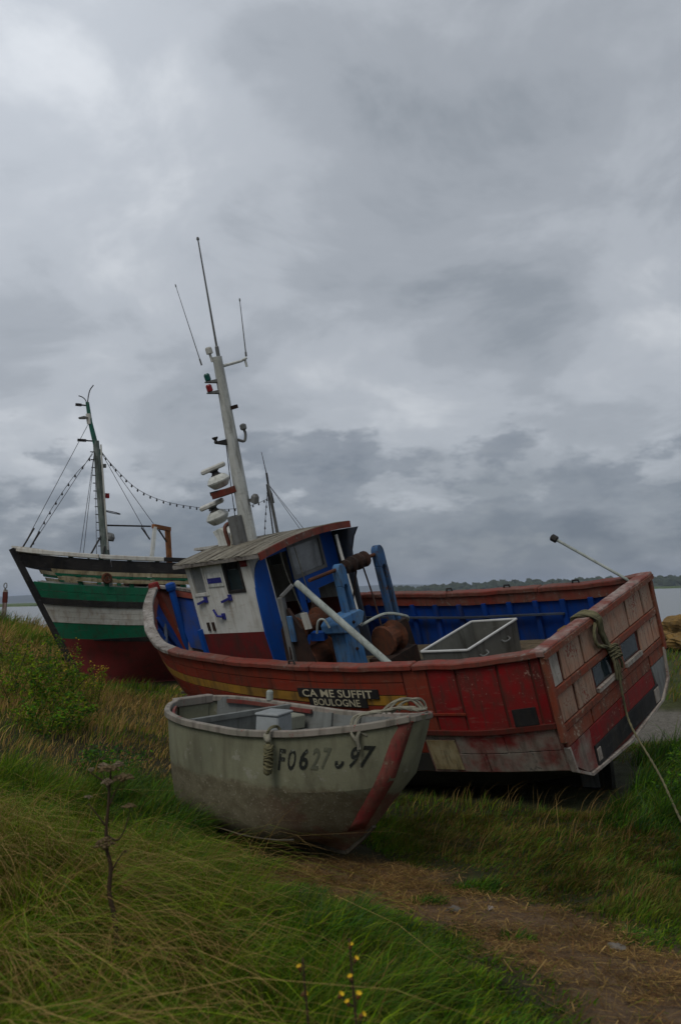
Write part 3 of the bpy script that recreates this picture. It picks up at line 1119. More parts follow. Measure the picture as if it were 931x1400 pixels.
# ---- transom
TX = -0.02
hs_ = [(RH.pt(0, r, 1).y, RH.pt(0, r, 1).z) for r in (0, .5, 1, 2, 3, 3.5, 4, 4.5, 5, 5.5, 6)]
outl = [(y, z) for y, z in hs_] + [(-y, z) for y, z in hs_[::-1]]
mb = MB()
mb.plate(outl, TX, 0.04, lambda a, b, d: (d, a, b))
mb.build('transom', M_['red_dark'], red)


def tplate(name, y0, y1, z0, z1, mat, th=.022, sk=0.0):
    mb = MB()
    mb.plate([(y0, z0), (y0 - sk, z1), (y1 - sk, z1), (y1, z0)], TX - th, TX - .001, lambda a, b, d: (d + random.uniform(-.002, .002), a, b))
    return mb.build(name, M_[mat], red, bevel=.004)


for y0, y1, mt in ((1.40, 1.18, 'pale_wood'), (1.13, .66, 'pink_panel'), (.62, .08, 'pink_panel'), (.04, -.60, 'pink_panel'), (-.64, -1.07, 'pink_panel'), (-1.10, -1.40, 'pink_panel')):
    tplate('transom_panel', y0, y1, 2.10, 1.765, mt, sk=0.0)
tplate('transom_rail', 1.43, -1.43, 1.755, 1.675, 'orange_rail', .04)
for y0, y1 in ((1.40, 1.02), (.97, .54), (-.80, -1.19), (-1.22, -1.43)):
    tplate('transom_panel', y0, y1, 1.665, 1.375, 'pink_panel')
for y0, y1 in ((.50, .02), (-.28, -.76)):
    f_ = MB()
    f_.plate([(y0 - .02, 1.645), (y0 - .02, 1.43), (y1 + .02, 1.43), (y1 + .02, 1.645)], TX - .004, TX - .001, lambda a, b, d: (d, a, b))
    w_ = f_.build('port_shade_panel', M_['pane_dark'], red)  # dark panel painted as the shaded inside of an open freeing port
    s_ = MB()
    s_.span(TX - .05, TX - .005, y0, y1, 1.372, 1.418, jit=.004)
    s_.build('sill', M_['pale_wood'], w_)
tplate('transom_post', .0, -.26, 1.665, 1.375, 'orange_rail', .03)
tplate('transom_rail', 1.41, -1.43, 1.362, 1.29, 'orange_rail', .034)
tplate('transom_board', 1.39, .76, 1.28, 1.125, 'orange_rail')
tplate('transom_board', .73, -.92, 1.28, 1.125, 'orange_rail')
tplate('transom_board', -.95, -1.42, 1.28, 1.14, 'orange_rail')
tplate('transom_board', .87, .12, 1.115, .905, 'red_bright')
tplate('transom_board', .11, -.93, 1.115, .905, 'red_bright')
tplate('black_panel', .84, -1.02, .90, .675, 'black_paint', .026)
mb = MB()
mb.plate([(1.37, 1.115), (1.30, .88), (1.08, .72), (.87, .68), (.875, 1.115)], TX - .02, TX - .001, lambda a, b, d: (d, a, b))
mb.build('corner_plate', M_['red_hull'], red)
mb = MB()
mb.plate([(-1.40, 1.13), (-1.33, .9), (-1.2, .77), (-1.04, .70), (-.96, 1.13)], TX - .02, TX - .001, lambda a, b, d: (d, a, b))
mb.build('corner_plate', M_['grey_metal'], red)
tplate('white_patch', -.86, -1.01, .87, .70, 'pale_wood', .032)
tplate('white_patch', .83, .74, .86, .72, 'pale_wood', .032)
# scuffed edge along the bottom
mb = MB()
ed = [(y, z) for y, z in hs_[5:]] + [(-y, z) for y, z in hs_[::-1][:8]]
for (y0, z0), (y1, z1) in zip(ed[:-1], ed[1:]):
    mb.beam((TX - .012, y0, z0), (TX - .012, y1, z1), .03, .07, up=(1, 0, 0))
mb.build('edge_band', M_['pale_wood'], red)
# corner posts and top cap
for s_ in (1, -1):
    mb = MB()
    mb.beam((TX - .02, s_ * 1.445, 2.15), (TX - .02, s_ * 1.43, 1.2), .07, .07, up=(1, 0, 0))
    mb.build('corner_post', M_['orange_rail'], red, bevel=.01)
mb = MB()
n = 14
for i in range(n):
    y0, y1 = 1.5 - 3.0 * i / n, 1.5 - 3.0 * (i + 1) / n
    mb.beam((-.0, y0, 2.165 + random.uniform(-.004, .004)), (-.0, y1, 2.165 + random.uniform(-.004, .004)), .16, .07)
mb.build('transom_cap', M_['cap_worn'], red, bevel=.01)
mb = MB()
for i in range(n):
    y0, y1 = 1.49 - 2.98 * i / n, 1.49 - 2.98 * (i + 1) / n
    mb.beam((-.075, y0, 2.14), (-.075, y1, 2.14), .035, .06)
mb.build('transom_trim', M_['orange_rail'], red)

# ---- deck planks
DECK = 1.42
for k in range(-8, 9):
    y0, y1 = k * .18 - .086, k * .18 + .086
    ym = max(abs(y0), abs(y1))
    xe = 0.1
    x = 0.1
    while x < 8.1 and RH.pt(x, 2.9, 1).y - .06 > ym:
        xe = x
        x += .1
    if xe < .6:
        continue
    mb = MB()
    mb.span(.08, xe, y0, y1, DECK - .03, DECK + random.uniform(0, .004))
    mb.build('deck_plank', M_['deck_wood'], red)

# ---- wheelhouse
WZ0, WZ1 = DECK, 3.50


def pw(a, b, d):       # port wall: a along x, b up, d outwards; narrows a little forward
    return Vector((a, .90 - .05 * (a - 4.5) + d, b))


def sw(a, b, d):
    return Vector((a, -(.90 - .05 * (a - 4.5)) - d, b))


wh = MB()
PW_HOLES = [(4.74, 5.08, 3.04, 3.48), (5.60, 5.90, 3.04, 3.47)]
wh.holed(4.50, 6.00, 2.42, WZ1, PW_HOLES, -.05, 0, pw)
house = wh.build('wheelhouse', M_['white_wall'], red)
mb = MB()
mb.holed(4.50, 6.00, 2.42, WZ1, PW_HOLES, -.05, 0, sw)
mb.build('side_wall', M_['white_wall'], house)
mb = MB()
mb.holed(4.50, 5.98, WZ0, 2.418, [], -.05, 0.004, pw)
mb.build('lower_panel', M_['red_hull_dark'], house)
mb = MB()
mb.holed(4.50, 5.98, WZ0, 2.418, [], -.05, 0.004, sw)
mb.build('lower_panel', M_['red_dark'], house)
mb = MB()
mb.holed(-.80, .80, WZ0, WZ1, [(-.70, -.26, 2.95, 3.42), (-.22, .22, 2.95, 3.42), (.26, .70, 2.95, 3.42)], 0, .05, lambda a, b, d: (5.99 + d - .04 * (3.5 - b), a, b))
mb.build('front_wall', M_['white_wall'], house)
for y0 in (-.70, -.22, .26):
    mb = MB()
    mb.span(6.0, 6.01, y0, y0 + .44, 2.95, 3.42)
    mb.build('window_pane', M_['pane_dusty'], house)
# front port window: dusty pane; second one open, with a dropped dark sash
fr = MB()
for (a0, a1, b0, b1) in PW_HOLES:
    pass


def window(h, pane, wallfn):
    a0, a1, b0, b1 = h
    f_ = MB()
    for q in ((a0 - .03, a0 + .012, b0 - .03, b1 + .03), (a1 - .012, a1 + .03, b0 - .03, b1 + .03), (a0 + .012, a1 - .012, b0 - .03, b0 + .012), (a0 + .012, a1 - .012, b1 - .012, b1 + .03)):
        f_.holed(q[0], q[1], q[2], q[3], [], -.055, .012, wallfn)
    fo = f_.build('window', M_['white_wall'] if pane == 'pane_dusty' else M_['black_paint'], house)
    p_ = MB()
    top = b1 - .012 if pane == 'pane_dusty' else b1 - .13
    p_.holed(a0 + .013, a1 - .013, b0 + .013, top, [], -.034, -.026, wallfn)
    p_.build('pane', M_[pane], fo)


window(PW_HOLES[0], 'pane_dark', pw)
window(PW_HOLES[1], 'pane_dusty', pw)
window(PW_HOLES[0], 'pane_dusty', sw)
window(PW_HOLES[1], 'pane_dusty', sw)
# wall fittings
mb = MB()
mb.holed(5.165, 5.545, 3.13, 3.34, [], .001, .012, pw)
pl = mb.build('name_plate', M_['white_metal'], house)
mb = MB()
mb.holed(5.19, 5.52, 3.185, 3.265, [], .0125, .015, pw)
mb.build('blue_lettering', M_['letter_blue'], pl)
mb = MB()
mb.holed(4.55, 4.69, 3.375, 3.49, [], .001, .014, pw)
mb.build('red_plate', M_['red_bright'], house)
for x_, z_, k in ((5.68, 2.95, 0), (5.10, 2.95, 0), (5.36, 2.68, 1)):
    mb = MB()
    mb.holed(x_ - .038, x_ + .038, z_ - .045, z_ + .045, [], .001, .018, pw)
    if k == 0:
        mb.beam(pw(x_ + .02, z_ - .01, .03), pw(x_ + .19, z_ - .05, .03), .03, .035)
    else:
        mb.tube([pw(x_, z_, .03), pw(x_ + .10, z_ + .02, .05), pw(x_ + .15, z_ + .12, .05)], .018, 6)
    mb.build('dog_handle', M_['letter_blue'], house)
for x_ in (5.78, 5.66):
    mb = MB()
    mb.holed(x_ - .025, x_ + .025, 2.47, 2.60, [], .001, .02, pw)
    mb.build('bracket', M_['rust_dark'], house)
mb = MB()
mb.beam(pw(6.0, 2.50, .02), pw(5.93, WZ0, .02), .07, .07)
mb.build('corner_post', M_['blue_door'], house)

# aft wall: blue panel with curved port edge, doorway, big window
AX = 4.50
aw = lambda a, b, d: Vector((AX - d, a, b))
mb = MB()
mb.holed(.56, .88, 2.0, WZ1, [], -.04, 0, aw)
mb.build('aft_wall', M_['white_wall'], house)
bl = MB()
DOOR = (.14, .60, 2.42, 3.40)
curve = [(.62 + .30 * math.sin(t) ** .7, 3.42 - .62 * (1 - math.cos(t))) for t in [k * math.pi / 2 / 8 for k in range(9)]]
edge = curve + [(.94, 2.4), (.90, 1.9), (.86, WZ0)]
bl.plate([(.60, 3.42)] + edge[1:] + [(.60, WZ0)], -.01, .02, aw)
bl.holed(-.88, .60, WZ0, 3.46, [DOOR, (-.56, .12, 2.98, 3.44), (-.74, .02, WZ0, 2.70)], -.02, .02, aw)
bl.build('aft_panel', M_['blue_door'], house)
mb = MB()
mb.holed(.14, .60, 2.40, 2.47, [], .021, .05, aw)
mb.build('door_sill', M_['grey_metal'], house)
mb = MB()
mb.holed(-.55, .11, 2.99, 3.43, [], .0, .008, aw)
wp = mb.build('window_pane', M_['pane_dusty'], house)
mb = MB()
mb.holed(-.59, .15, 2.95, 3.47, [(-.54, .10, 3.0, 3.42)], .021, .035, aw)
mb.build('window_frame', M_['grey_metal'], wp)
mb = MB()
mb.holed(-.28, .0, 2.56, 2.70, [], .021, .04, aw)
mb.build('kick_board', M_['blue_door'], house)
# hanging cables at the doorway
for a0, a1 in ((.33, .18), (.02, -.06)):
    mb = MB()
    mb.tube(smooth_curve([aw(a0, 3.42, .06), aw(a0 - .01, 3.1, .07), aw((a0 + a1) / 2, 2.8, .06), aw(a1, 2.5, .05)], 5), .008, 5)
    mb.build('cable', M_['rope_pale'], house)
# starboard wing under the overhang, concave aft edge
mb = MB()
wing = [(4.50, 3.44), (3.98, 3.44), (4.10, 3.30), (4.20, 3.10), (4.25, 2.8), (4.27, 2.4), (4.27, WZ0), (4.50, WZ0)]
mb.plate(wing, -.90, -.945, lambda a, b, d: (a, d, b))
mb.build('side_wing', M_['blue_grey'], house)
mb = MB()
mb.tube([(4.24, -.70, 3.40), (4.12, -.62, 2.0)], .025, 8)
mb.build('support_pole', M_['white_wall'], house)

# roof: cambered planks over a core, red fascia aft
RF0, RF1 = 4.18, 6.16


def roofz(y):
    return 3.62 - .075 * (y / .98) ** 2


rc = MB()
seg = 10
vs = []
for d in (0, .05):
    for x in (RF0, RF1):
        for i in range(seg + 1):
            y = -.97 + 1.94 * i / seg
            vs.append((x, y * (1 if x < 5 else .92), roofz(y) - .075 + d))
N = seg + 1
fs = []
for i in range(seg):
    fs += [(i, i + 1, N + i + 1, N + i), (2 * N + i, 3 * N + i, 3 * N + i + 1, 2 * N + i + 1), (i, 2 * N + i, 2 * N + i + 1, i + 1), (N + i, N + i + 1, 3 * N + i + 1, 3 * N + i)]
fs += [(0, N, 3 * N, 2 * N), (seg, 2 * N + seg, 3 * N + seg, N + seg)]
rc.add(vs, fs)
roof = rc.build('roof', M_['white_wall'], red)
# felt strips laid across the roof
x = RF0 + .01
rrng = random.Random(3)
while x < RF1 - .02:
    w = rrng.uniform(.07, .13)
    mb = MB()
    x1 = min(x + w - .006, RF1 - .01)
    vs, fs = [], []
    for i in range(9):
        y = -1.0 + 2.0 * i / 8
        k = 1 - .08 * (x - RF0) / (RF1 - RF0)
        j = rrng.uniform(0, .012)
        for xx, zz_ in ((x, 0), (x1, 0), (x1, .016), (x, .016)):
            vs.append((xx + rrng.uniform(-.004, .004), y * k + rrng.uniform(-.01, .01) * (i in (0, 8)), roofz(y) - .022 + zz_ + j))
    for i in range(8):
        for q in range(4):
            q2 = (q + 1) % 4
            fs.append((i * 4 + q, i * 4 + q2, i * 4 + 4 + q2, i * 4 + 4 + q))
    fs += [(3, 2, 1, 0), (32, 33, 34, 35)]
    mb.add(vs, fs)
    mb.build('roof_board', M_['roof_felt'], roof)
    x += w
mb = MB()
for i in range(seg):
    y0, y1 = -.985 + 1.97 * i / seg, -.985 + 1.97 * (i + 1) / seg
    mb.beam((RF0 - .012, y0, roofz(y0) - .055), (RF0 - .012, y1, roofz(y1) - .055), .03, .10)
mb.build('fascia', M_['red_rail'], roof)
for s_ in (1, -1):
    mb = MB()
    mb.beam((RF0, s_ * .985, 3.505), (RF1, s_ * .905, 3.505), .03, .055)
    mb.build('fascia', M_['rail_wood'], roof)

# ---- mast
MB0, MB1 = Vector((5.36, 0, 3.58)), Vector((5.03, 0, 6.40))


def mp(t, fx=0.0, fy=0.0):
    return MB0.lerp(MB1, t) + Vector((fx, fy, 0))


def mt_z(z):
    return (z - MB0.z) / (MB1.z - MB0.z)


mm = MB()
mm.tube([mp(0), mp(.5), mp(1)], [.118, .094, .070], 8)
mm.box(mp(0, 0, 0), (.34, .34, .04))
mast = mm.build('mast', M_['white_metal'], red)


def sub(name, mat, parent=None, **kw):
    def w(mb):
        return mb.build(name, M_[mat], parent or mast, **kw)
    return w


def whip(a, b, r):
    mb = MB()
    a, b = Vector(a), Vector(b)
    mb.tube([a, a.lerp(b, .08), a.lerp(b, .09), b], [r * 1.7, r * 1.7, r, r * .55], 6)
    mb.lathe([(r * 1.1, 0), (r * 1.3, .02), (r * .8, .045)], b, (b - a))
    mb.build('antenna', M_['grey_metal'], mast)


whip((5.00, 0, 6.40), (4.80, 0, 8.06), .017)
whip((5.16, .22, 6.32), (5.20, .28, 7.50), .007)
whip((4.86, -.42, 6.32), (4.72, -.44, 7.12), .009)
mb = MB()
mb.tube([mp(.945), (4.90, -.34, 6.27), (4.86, -.42, 6.30)], [.024, .02, .02], 6)
mb.tube([(4.88, -.40, 6.30), (4.88, -.40, 6.17)], .018, 6)
mb.build('antenna_arm', M_['white_metal'], mast)
mb = MB()
mb.lathe([(.018, -.12), (.02, 0), (.05, .005), (.05, .08), (.042, .10)], (5.10, .06, 6.46), (.05, 0, 1), 10)
mb.build('gps_dome', M_['white_wall'], mast)
for z_, mt in ((6.08, 'lamp_green'), (5.92, 'lamp_red')):
    mb = MB()
    b_ = mp(mt_z(z_))
    mb.plate([(0, 0), (.05, -.06), (.24, -.02), (.24, .0)], -.035, .035, lambda a, c, d: b_ + Vector((.45 * a + d, .85 * a, c)))
    br = mb.build('lamp_bracket', M_['grey_metal'], mast)
    mb = MB()
    mb.lathe([(.03, 0), (.045, .01), (.045, .09), (.03, .11)], b_ + Vector((.09, .17, 0)), (0, .1, 1), 10)
    mb.build('lamp', M_[mt], br)
mb = MB()
b_ = mp(mt_z(5.62))
mb.box(b_ + Vector((-.12, -.05, 0)), (.12, .05, .055))
mb.build('junction_box', M_['rust_dark'], mast)
b_ = mp(mt_z(5.16))
mb = MB()
mb.plate([(0, .0), (.06, -.07), (.26, .0), (.26, .03), (0, .03)], -.03, .03, lambda a, c, d: b_ + Vector((.5 * a + d, .8 * a, c)))
mb.lathe([(.035, 0), (.02, .03), (.045, .06), (.045, .08)], b_ + Vector((.13, .20, .02)), (0, 0, 1), 8)
mb.build('lamp_bracket', M_['dark_metal'], mast)
mb = MB()
mb.tube(smooth_curve([b_ + Vector((-.06, -.06, -.02)), b_ + Vector((-.10, -.15, -.06)), b_ + Vector((-.12, -.19, .04)), b_ + Vector((-.12, -.18, .12))], 4), .022, 6)
mb.lathe([(.03, 0), (.05, .02), (.05, .08), (.02, .1)], b_ + Vector((-.12, -.18, .10)), (0, 0, 1), 8)
mb.build('lamp_bracket', M_['grey_metal'], mast)
mb = MB()
b_ = mp(mt_z(4.22))
mb.lathe([(.02, -.08), (.07, -.06), (.06, .03), (.03, .07)], b_ + Vector((-.17, -.10, 0)), (-.4, -.2, 1), 8)
mb.beam(b_, b_ + Vector((-.17, -.10, 0)), .03, .03)
mb.build('float_lamp', M_['grey_metal'], mast)
# mast cables
for dx, dy, z0, z1 in ((.14, .05, 5.15, 4.55), (.16, .08, 4.7, 3.75)):
    mb = MB()
    mb.tube([mp(mt_z(z0), dx * .6, dy), mp(mt_z(z1), dx, dy)], .007, 5)
    mb.build('mast_cable', M_['dark_metal'], mast)


def radar(o, base_pts, tilt, ang):
    """radome body, turning bar scanner"""
    o = Vector(o)
    body = MB()
    ax = Vector((math.sin(tilt) * .4, math.sin(tilt), math.cos(tilt)))
    body.lathe([(.09, -.10), (.12, -.09), (.18, -.01), (.185, .015), (.15, .07), (.11, .10), (.06, .115)], o, ax, 16)
    r_ = body.build('radar', M_['white_metal'], red, smooth=False)
    nk = MB()
    nk.lathe([(.09, .105), (.06, .13), (.05, .16), (.08, .18)], o, ax, 10)
    nk.build('scanner_neck', M_['dark_metal'], r_)
    sc_ = MB()
    d = Vector((math.cos(ang), math.sin(ang), 0))
    d = (d - ax * d.dot(ax)).normalized()
    sc_.beam(o + ax * .22 - d * .20, o + ax * .22 + d * .20, .11, .075, up=ax)
    sc_.build('scanner_bar', M_['white_wall'], r_, bevel=.02)
    return r_


ra = radar((5.66, .03, 4.60), None, .16, .85)
mb = MB()
mb.beam(mp(mt_z(4.44), 0, 0), (5.80, .03, 4.40), .22, .10)
mb.build('radar_bracket', M_['red_rail'], mast, bevel=.006)
mb = MB()
mb.box((5.72, .03, 4.44), (.2, .2, .06))
mb.build('radar_foot', M_['dark_metal'], mast)
rb = radar((5.90, .03, 4.06), None, .18, .65)
mb = MB()
mb.plate([(5.52, 3.60), (5.95, 3.60), (5.92, 3.72), (5.99, 3.86), (5.80, 3.90), (5.58, 3.76)], -.10, .14, lambda a, b, d: (a, d, b))
mb.build('radar_pedestal', M_['white_metal'], red, bevel=.01)
# exhaust pipe, open on top
mb = MB()
mb.lathe([(.115, 0), (.115, .44), (.10, .44), (.10, .1)], (5.40, .15, 3.60), (-.05, 0, 1), 14)
mb.build('exhaust_pipe', M_['grey_metal'], red)
mb = MB()
mb.tube(smooth_curve([(5.60, .20, 3.58), (5.59, .22, 3.85), (5.58, .18, 3.93), (5.55, .10, 3.94), (5.54, .06, 3.88)], 4), .032, 7)
mb.build('vent_pipe', M_['red_rail'], red)
mb = MB()
mb.tube([(5.55, .10, 3.93), (5.30, .45, 3.60)], .008, 5)
mb.build('stay_wire', M_['rope_pale'], red)

# ---- hauling gear
GXp = 3.40


def gallows(y0, y1, zb, zt, name, mat):
    """slotted upright with rounded head"""
    mb = MB()
    ym = (y0 + y1) / 2
    hw = (y1 - y0) / 2
    # two legs, a head and a slot between
    for s_ in (-1, 1):
        mb.plate([(ym + s_ * hw * 1.05, zb), (ym + s_ * hw * .95, zt - .30), (ym + s_ * hw * .42, zt - .34), (ym + s_ * hw * .52, zb)], GXp - .06, GXp + .06, lambda a, b, d: (d, a, b))
    head = [(ym - hw * .95, zt - .30)] + [(ym - hw * .95 * math.cos(t), zt - .11 + .11 * math.sin(t)) for t in [k * math.pi / 8 for k in range(9)]] + [(ym + hw * .95, zt - .30), (ym + hw * .42, zt - .34), (ym + hw * .25, zt - .29), (ym - hw * .25, zt - .29), (ym - hw * .42, zt - .34)]
    mb.plate(head, GXp - .06, GXp + .06, lambda a, b, d: (d, a, b))
    return mb.build(name, M_[mat], red, bevel=.008)


gallows(.255, .435, 2.40, 3.14, 'gallows_post', 'blue_pale')
gallows(-.63, -.455, 2.0, 3.18, 'gallows_post', 'blue_worn')
mb = MB()
mb.plate([(.30, 2.30), (.22, 2.42), (.30, 2.48), (.70, 2.48), (.80, 2.42), (.80, 2.30), (.62, 2.24)], GXp - .16, GXp + .16, lambda a, b, d: (d, a, b))
mb.build('gear_case', M_['blue_pale'], red, bevel=.012)
mb = MB()
mb.plate([(.38, 2.27), (.68, 2.27), (.72, DECK), (.36, DECK)], GXp - .13, GXp + .13, lambda a, b, d: (d, a, b))
mb.build('gear_stand', M_['blue_pale'], red, bevel=.01)
mb = MB()
mb.plate([(-.70, 2.05), (-.36, 2.05), (-.30, DECK), (-.76, DECK)], GXp - .12, GXp + .12, lambda a, b, d: (d, a, b))
mb.build('gear_stand', M_['rust_dark'], red, bevel=.01)
mb = MB()
mb.tube([(GXp, .95, 3.08), (GXp, -.55, 3.06)], .026, 8)
mb.build('drive_shaft', M_['rust'], red)
for yc, r_ in ((.13, .10), (.0, .115), (-.16, .115)):
    mb = MB()
    mb.lathe([(r_ * .5, -.085), (r_, -.075), (r_, -.05), (r_ * .6, -.03), (r_ * .6, .03), (r_, .05), (r_, .075), (r_ * .5, .085)], (GXp, yc, 3.06), (0, 1, 0), 14)
    mb.build('line_roller', M_['rust_dark'], red)
# winch: frame with drums lying athwartships
wf = MB()
for yy in (1.0, .45):
    wf.plate([(3.55, DECK), (4.18, DECK), (4.08, 2.45), (3.86, 2.75), (3.70, 2.45)], yy - .025, yy + .025, lambda a, b, d: (a, d, b))
winch = wf.build('winch', M_['rust_dark'], red)
for x_, z_, r_ in ((3.86, 2.42, .15), (3.90, 1.95, .22)):
    mb = MB()
    mb.lathe([(r_ * 1.25, -.24), (r_ * 1.25, -.21), (r_ * .8, -.19), (r_ * .8, .19), (r_ * 1.25, .21), (r_ * 1.25, .24)], (x_, .72, z_), (0, 1, 0), 16)
    mb.build('drum', M_['rust'], winch)
mb = MB()
mb.beam((3.98, 1.06, DECK), (3.90, 1.04, 2.92), .10, .07)
mb.beam((3.90, 1.04, 2.92), (3.75, .92, 3.04), .08, .05)
mb.build('winch_upright', M_['grey_metal'], winch, bevel=.006)
mb = MB()
mb.beam((3.84, 1.05, 2.65), (3.86, 1.05, 2.3), .10, .03, up=(0, 1, 0))
mb.build('winch_plate', M_['blue_pale'], winch)
mb = MB()
mb.beam((3.62, .98, 2.66), (3.60, .98, 2.44), .11, .03, up=(0, 1, 0))
mb.build('winch_plate', M_['white_wall'], winch)
mb = MB()
mb.beam((3.70, .84, 2.30), (3.52, .78, 2.28), .12, .11)
mb.build('brake_block', M_['blue_door'], winch)
mb = MB()
mb.tube(smooth_curve([(3.55, .9, 2.35), (3.45, .92, 2.52), (3.38, .88, 2.52), (3.35, .85, 2.40)], 4), .016, 6)
mb.build('brake_lever', M_['grey_pole'], winch)
mb = MB()
mb.lathe([(.20, -.16), (.22, -.13), (.15, -.1), (.15, .1), (.22, .13), (.20, .16)], (3.15, -.05, 1.95), (0, 1, 0), 16)
mb.build('drum', M_['rust'], winch)
mb = MB()
mb.span(2.95, 3.35, -.35, .25, DECK, 1.75)
mb.build('winch_bed', M_['rust_dark'], winch)
mb = MB()
mb.tube(smooth_curve([(3.30, .30, 2.25), (3.05, .05, 2.32), (2.9, -.2, 2.2), (3.0, -.35, 2.1)], 5), .02, 6)
mb.build('hose', M_['grey_pole'], winch)
for pts in ([(3.86, 1.02, 2.55), (3.78, 1.0, 2.1), (3.70, 1.05, 1.7), (3.55, 1.1, 1.46)], [(3.40, .0, 2.95), (3.55, .25, 2.3), (3.80, .5, 2.1), (3.88, .6, 2.14)], [(4.0, .95, 2.6), (3.92, 1.1, 2.2), (3.95, 1.12, 1.8), (3.8, 1.15, 1.45)], [(3.40, -.16, 2.95), (3.30, -.1, 2.5), (3.22, -.02, 2.15)]):
    mb = MB()
    mb.tube(smooth_curve(pts, 6), .012, 6)
    mb.build('wire_rope', M_['rust_dark'], winch)
rg = random.Random(8)
for k in range(5):
    mb = MB()
    x_, y_ = 3.35 + .16 * k, 1.12 + rg.uniform(-.08, .06)
    mb.blob((x_, y_, 1.50 + rg.uniform(0, .22)), (rg.uniform(.08, .16), rg.uniform(.07, .13), rg.uniform(.08, .17)), seed=90 + k, amp=.5, n=9, m=6)
    mb.build('gear_casting', M_[('rust', 'rust_dark', 'grey_metal')[k % 3]], winch)
for s_, (x_, y_, z_) in enumerate(((3.34, .50, 2.36), (3.46, .50, 2.36), (3.34, .66, 2.36), (3.28, .53, 2.0), (3.28, .53, 1.75))):
    mb = MB()
    mb.lathe([(.022, 0), (.022, .016), (.012, .018), (.012, .03)], (3.235 if s_ < 3 else 3.265, y_, z_), (-1, 0, 0), 6)
    mb.build('bolt', M_['rust_dark'], red)
# deck hose
mb = MB()
mb.tube(smooth_curve([(3.0, -.3, 1.50), (2.75, -.55, 1.46), (2.45, -.75, 1.47), (2.25, -.95, 1.55), (2.35, -1.1, 1.62), (2.6, -1.2, 1.55)], 6), .028, 7)
mb.build('deck_hose', M_['black_paint'], red)
# small cleats on the rails
for x_, s_ in ((3.42, 1), (1.0, -1), (2.1, -1), (3.1, -1), (4.3, -1)):
    p = RH.pt(x_, 0, s_)
    mb = MB()
    mb.tube([p + Vector((-.05, 0, .03)), p + Vector((-.04, 0, .075)), p + Vector((.04, 0, .075)), p + Vector((.05, 0, .03))], .014, 6)
    mb.build('cleat', M_['dark_metal'], red)
# staff at the stern
mb = MB()
a_, b_ = Vector((.12, -1.36, 2.10)), Vector((1.02, -1.30, 2.80))
mb.tube([a_, b_], .02, 8)
st_ = mb.build('stern_staff', M_['grey_pole'], red)
mb = MB()
mb.lathe([(.03, -.03), (.05, -.02), (.05, .05), (.03, .065)], b_, (b_ - a_), 8)
mb.build('staff_cap', M_['dark_metal'], st_)
# bow bollard and breasthook
mb = MB()
mb.lathe([(.062, -1.35), (.058, -.02), (.08, .0), (.09, .05), (.085, .11), (.05, .13)], (7.70, -.10, 2.98), (.0, .0, 1), 12)
mb.build('bollard', M_['blue_door'], red)

# ---- loose things aboard
P_RED = red.matrix_basis.copy()
from mathutils import Euler
P_RED = Matrix.Translation(RED_LOC) @ Euler(RED_ROT).to_matrix().to_4x4()


def aboard(name, local):
    o = empty(name)
    o.matrix_world = P_RED @ Matrix.Translation(local)
    return o


# metal fish tub (open box)
tub = tag(aboard('fish_tub', (1.92, -.17, DECK + .006)), 'open grey metal fish tub with pale rim on the red boat deck', 'tub')
lx, ly, hh = .355, .62, .47
tb = MB()
th = .012
for sx in (-1, 1):
    tb.plate([(-ly, 0), (ly, 0), (ly, hh), (-ly, hh)], sx * lx, sx * (lx - th), lambda a, b, d: (d * (.93 + .07 * b / hh), a * (.95 + .05 * b / hh), b))
for sy in (-1, 1):
    tb.plate([(-lx + th, 0), (lx - th, 0), (lx - th, hh), (-lx + th, hh)], sy * ly, sy * (ly - th), lambda a, b, d: (a * (.93 + .07 * b / hh), d * (.95 + .05 * b / hh), b))
tb.span(-.33, .33, -.58, .58, .0, .012)
tb.build('side_walls', M_['tub_metal'], tub)
rm = MB()
for a_, b_ in (((-lx, -ly), (lx, -ly)), ((lx, -ly), (lx, ly)), ((lx, ly), (-lx, ly)), ((-lx, ly), (-lx, -ly))):
    rm.beam((*a_, hh), (*b_, hh), .032, .026)
rm.build('rim', M_['tub_rim'], tub, bevel=.006)
for y_ in (-.25, .3):
    hd = MB()
    hd.tube(smooth_curve([(-lx + .01, y_ - .08, .33), (-lx - .03, y_ - .06, .30), (-lx - .03, y_ + .06, .30), (-lx + .01, y_ + .08, .33)], 4), .011, 6)
    hd.build('handle', M_['grey_metal'], tub)
# block of ochre wood by the far bulwark
blk = MB()
blk.box((0, 0, .09), (.34, .20, .18), jit=.012)
o = blk.build('timber_block', M_['ochre_stone'], None, bevel=.012)
o.matrix_world = P_RED @ Matrix.Translation((1.05, -1.25, DECK + .006))
tag(o, 'ochre timber block on deck against the far blue bulwark of the red boat', 'block')
# pole leaning from the winch to the rail
pm_ = MB()
a_, b_ = Vector((3.69, .90, 3.06)), Vector((1.99, .90, 1.46))
pm_.tube([Vector((0, 0, 0)), b_ - a_], .047, 12)
o = pm_.build('leaning_pole', M_['grey_pole'], None)
o.matrix_world = P_RED @ Matrix.Translation(a_)
tag(o, 'pale grey pole slanting from the rusty winch down to the deck', 'pole')

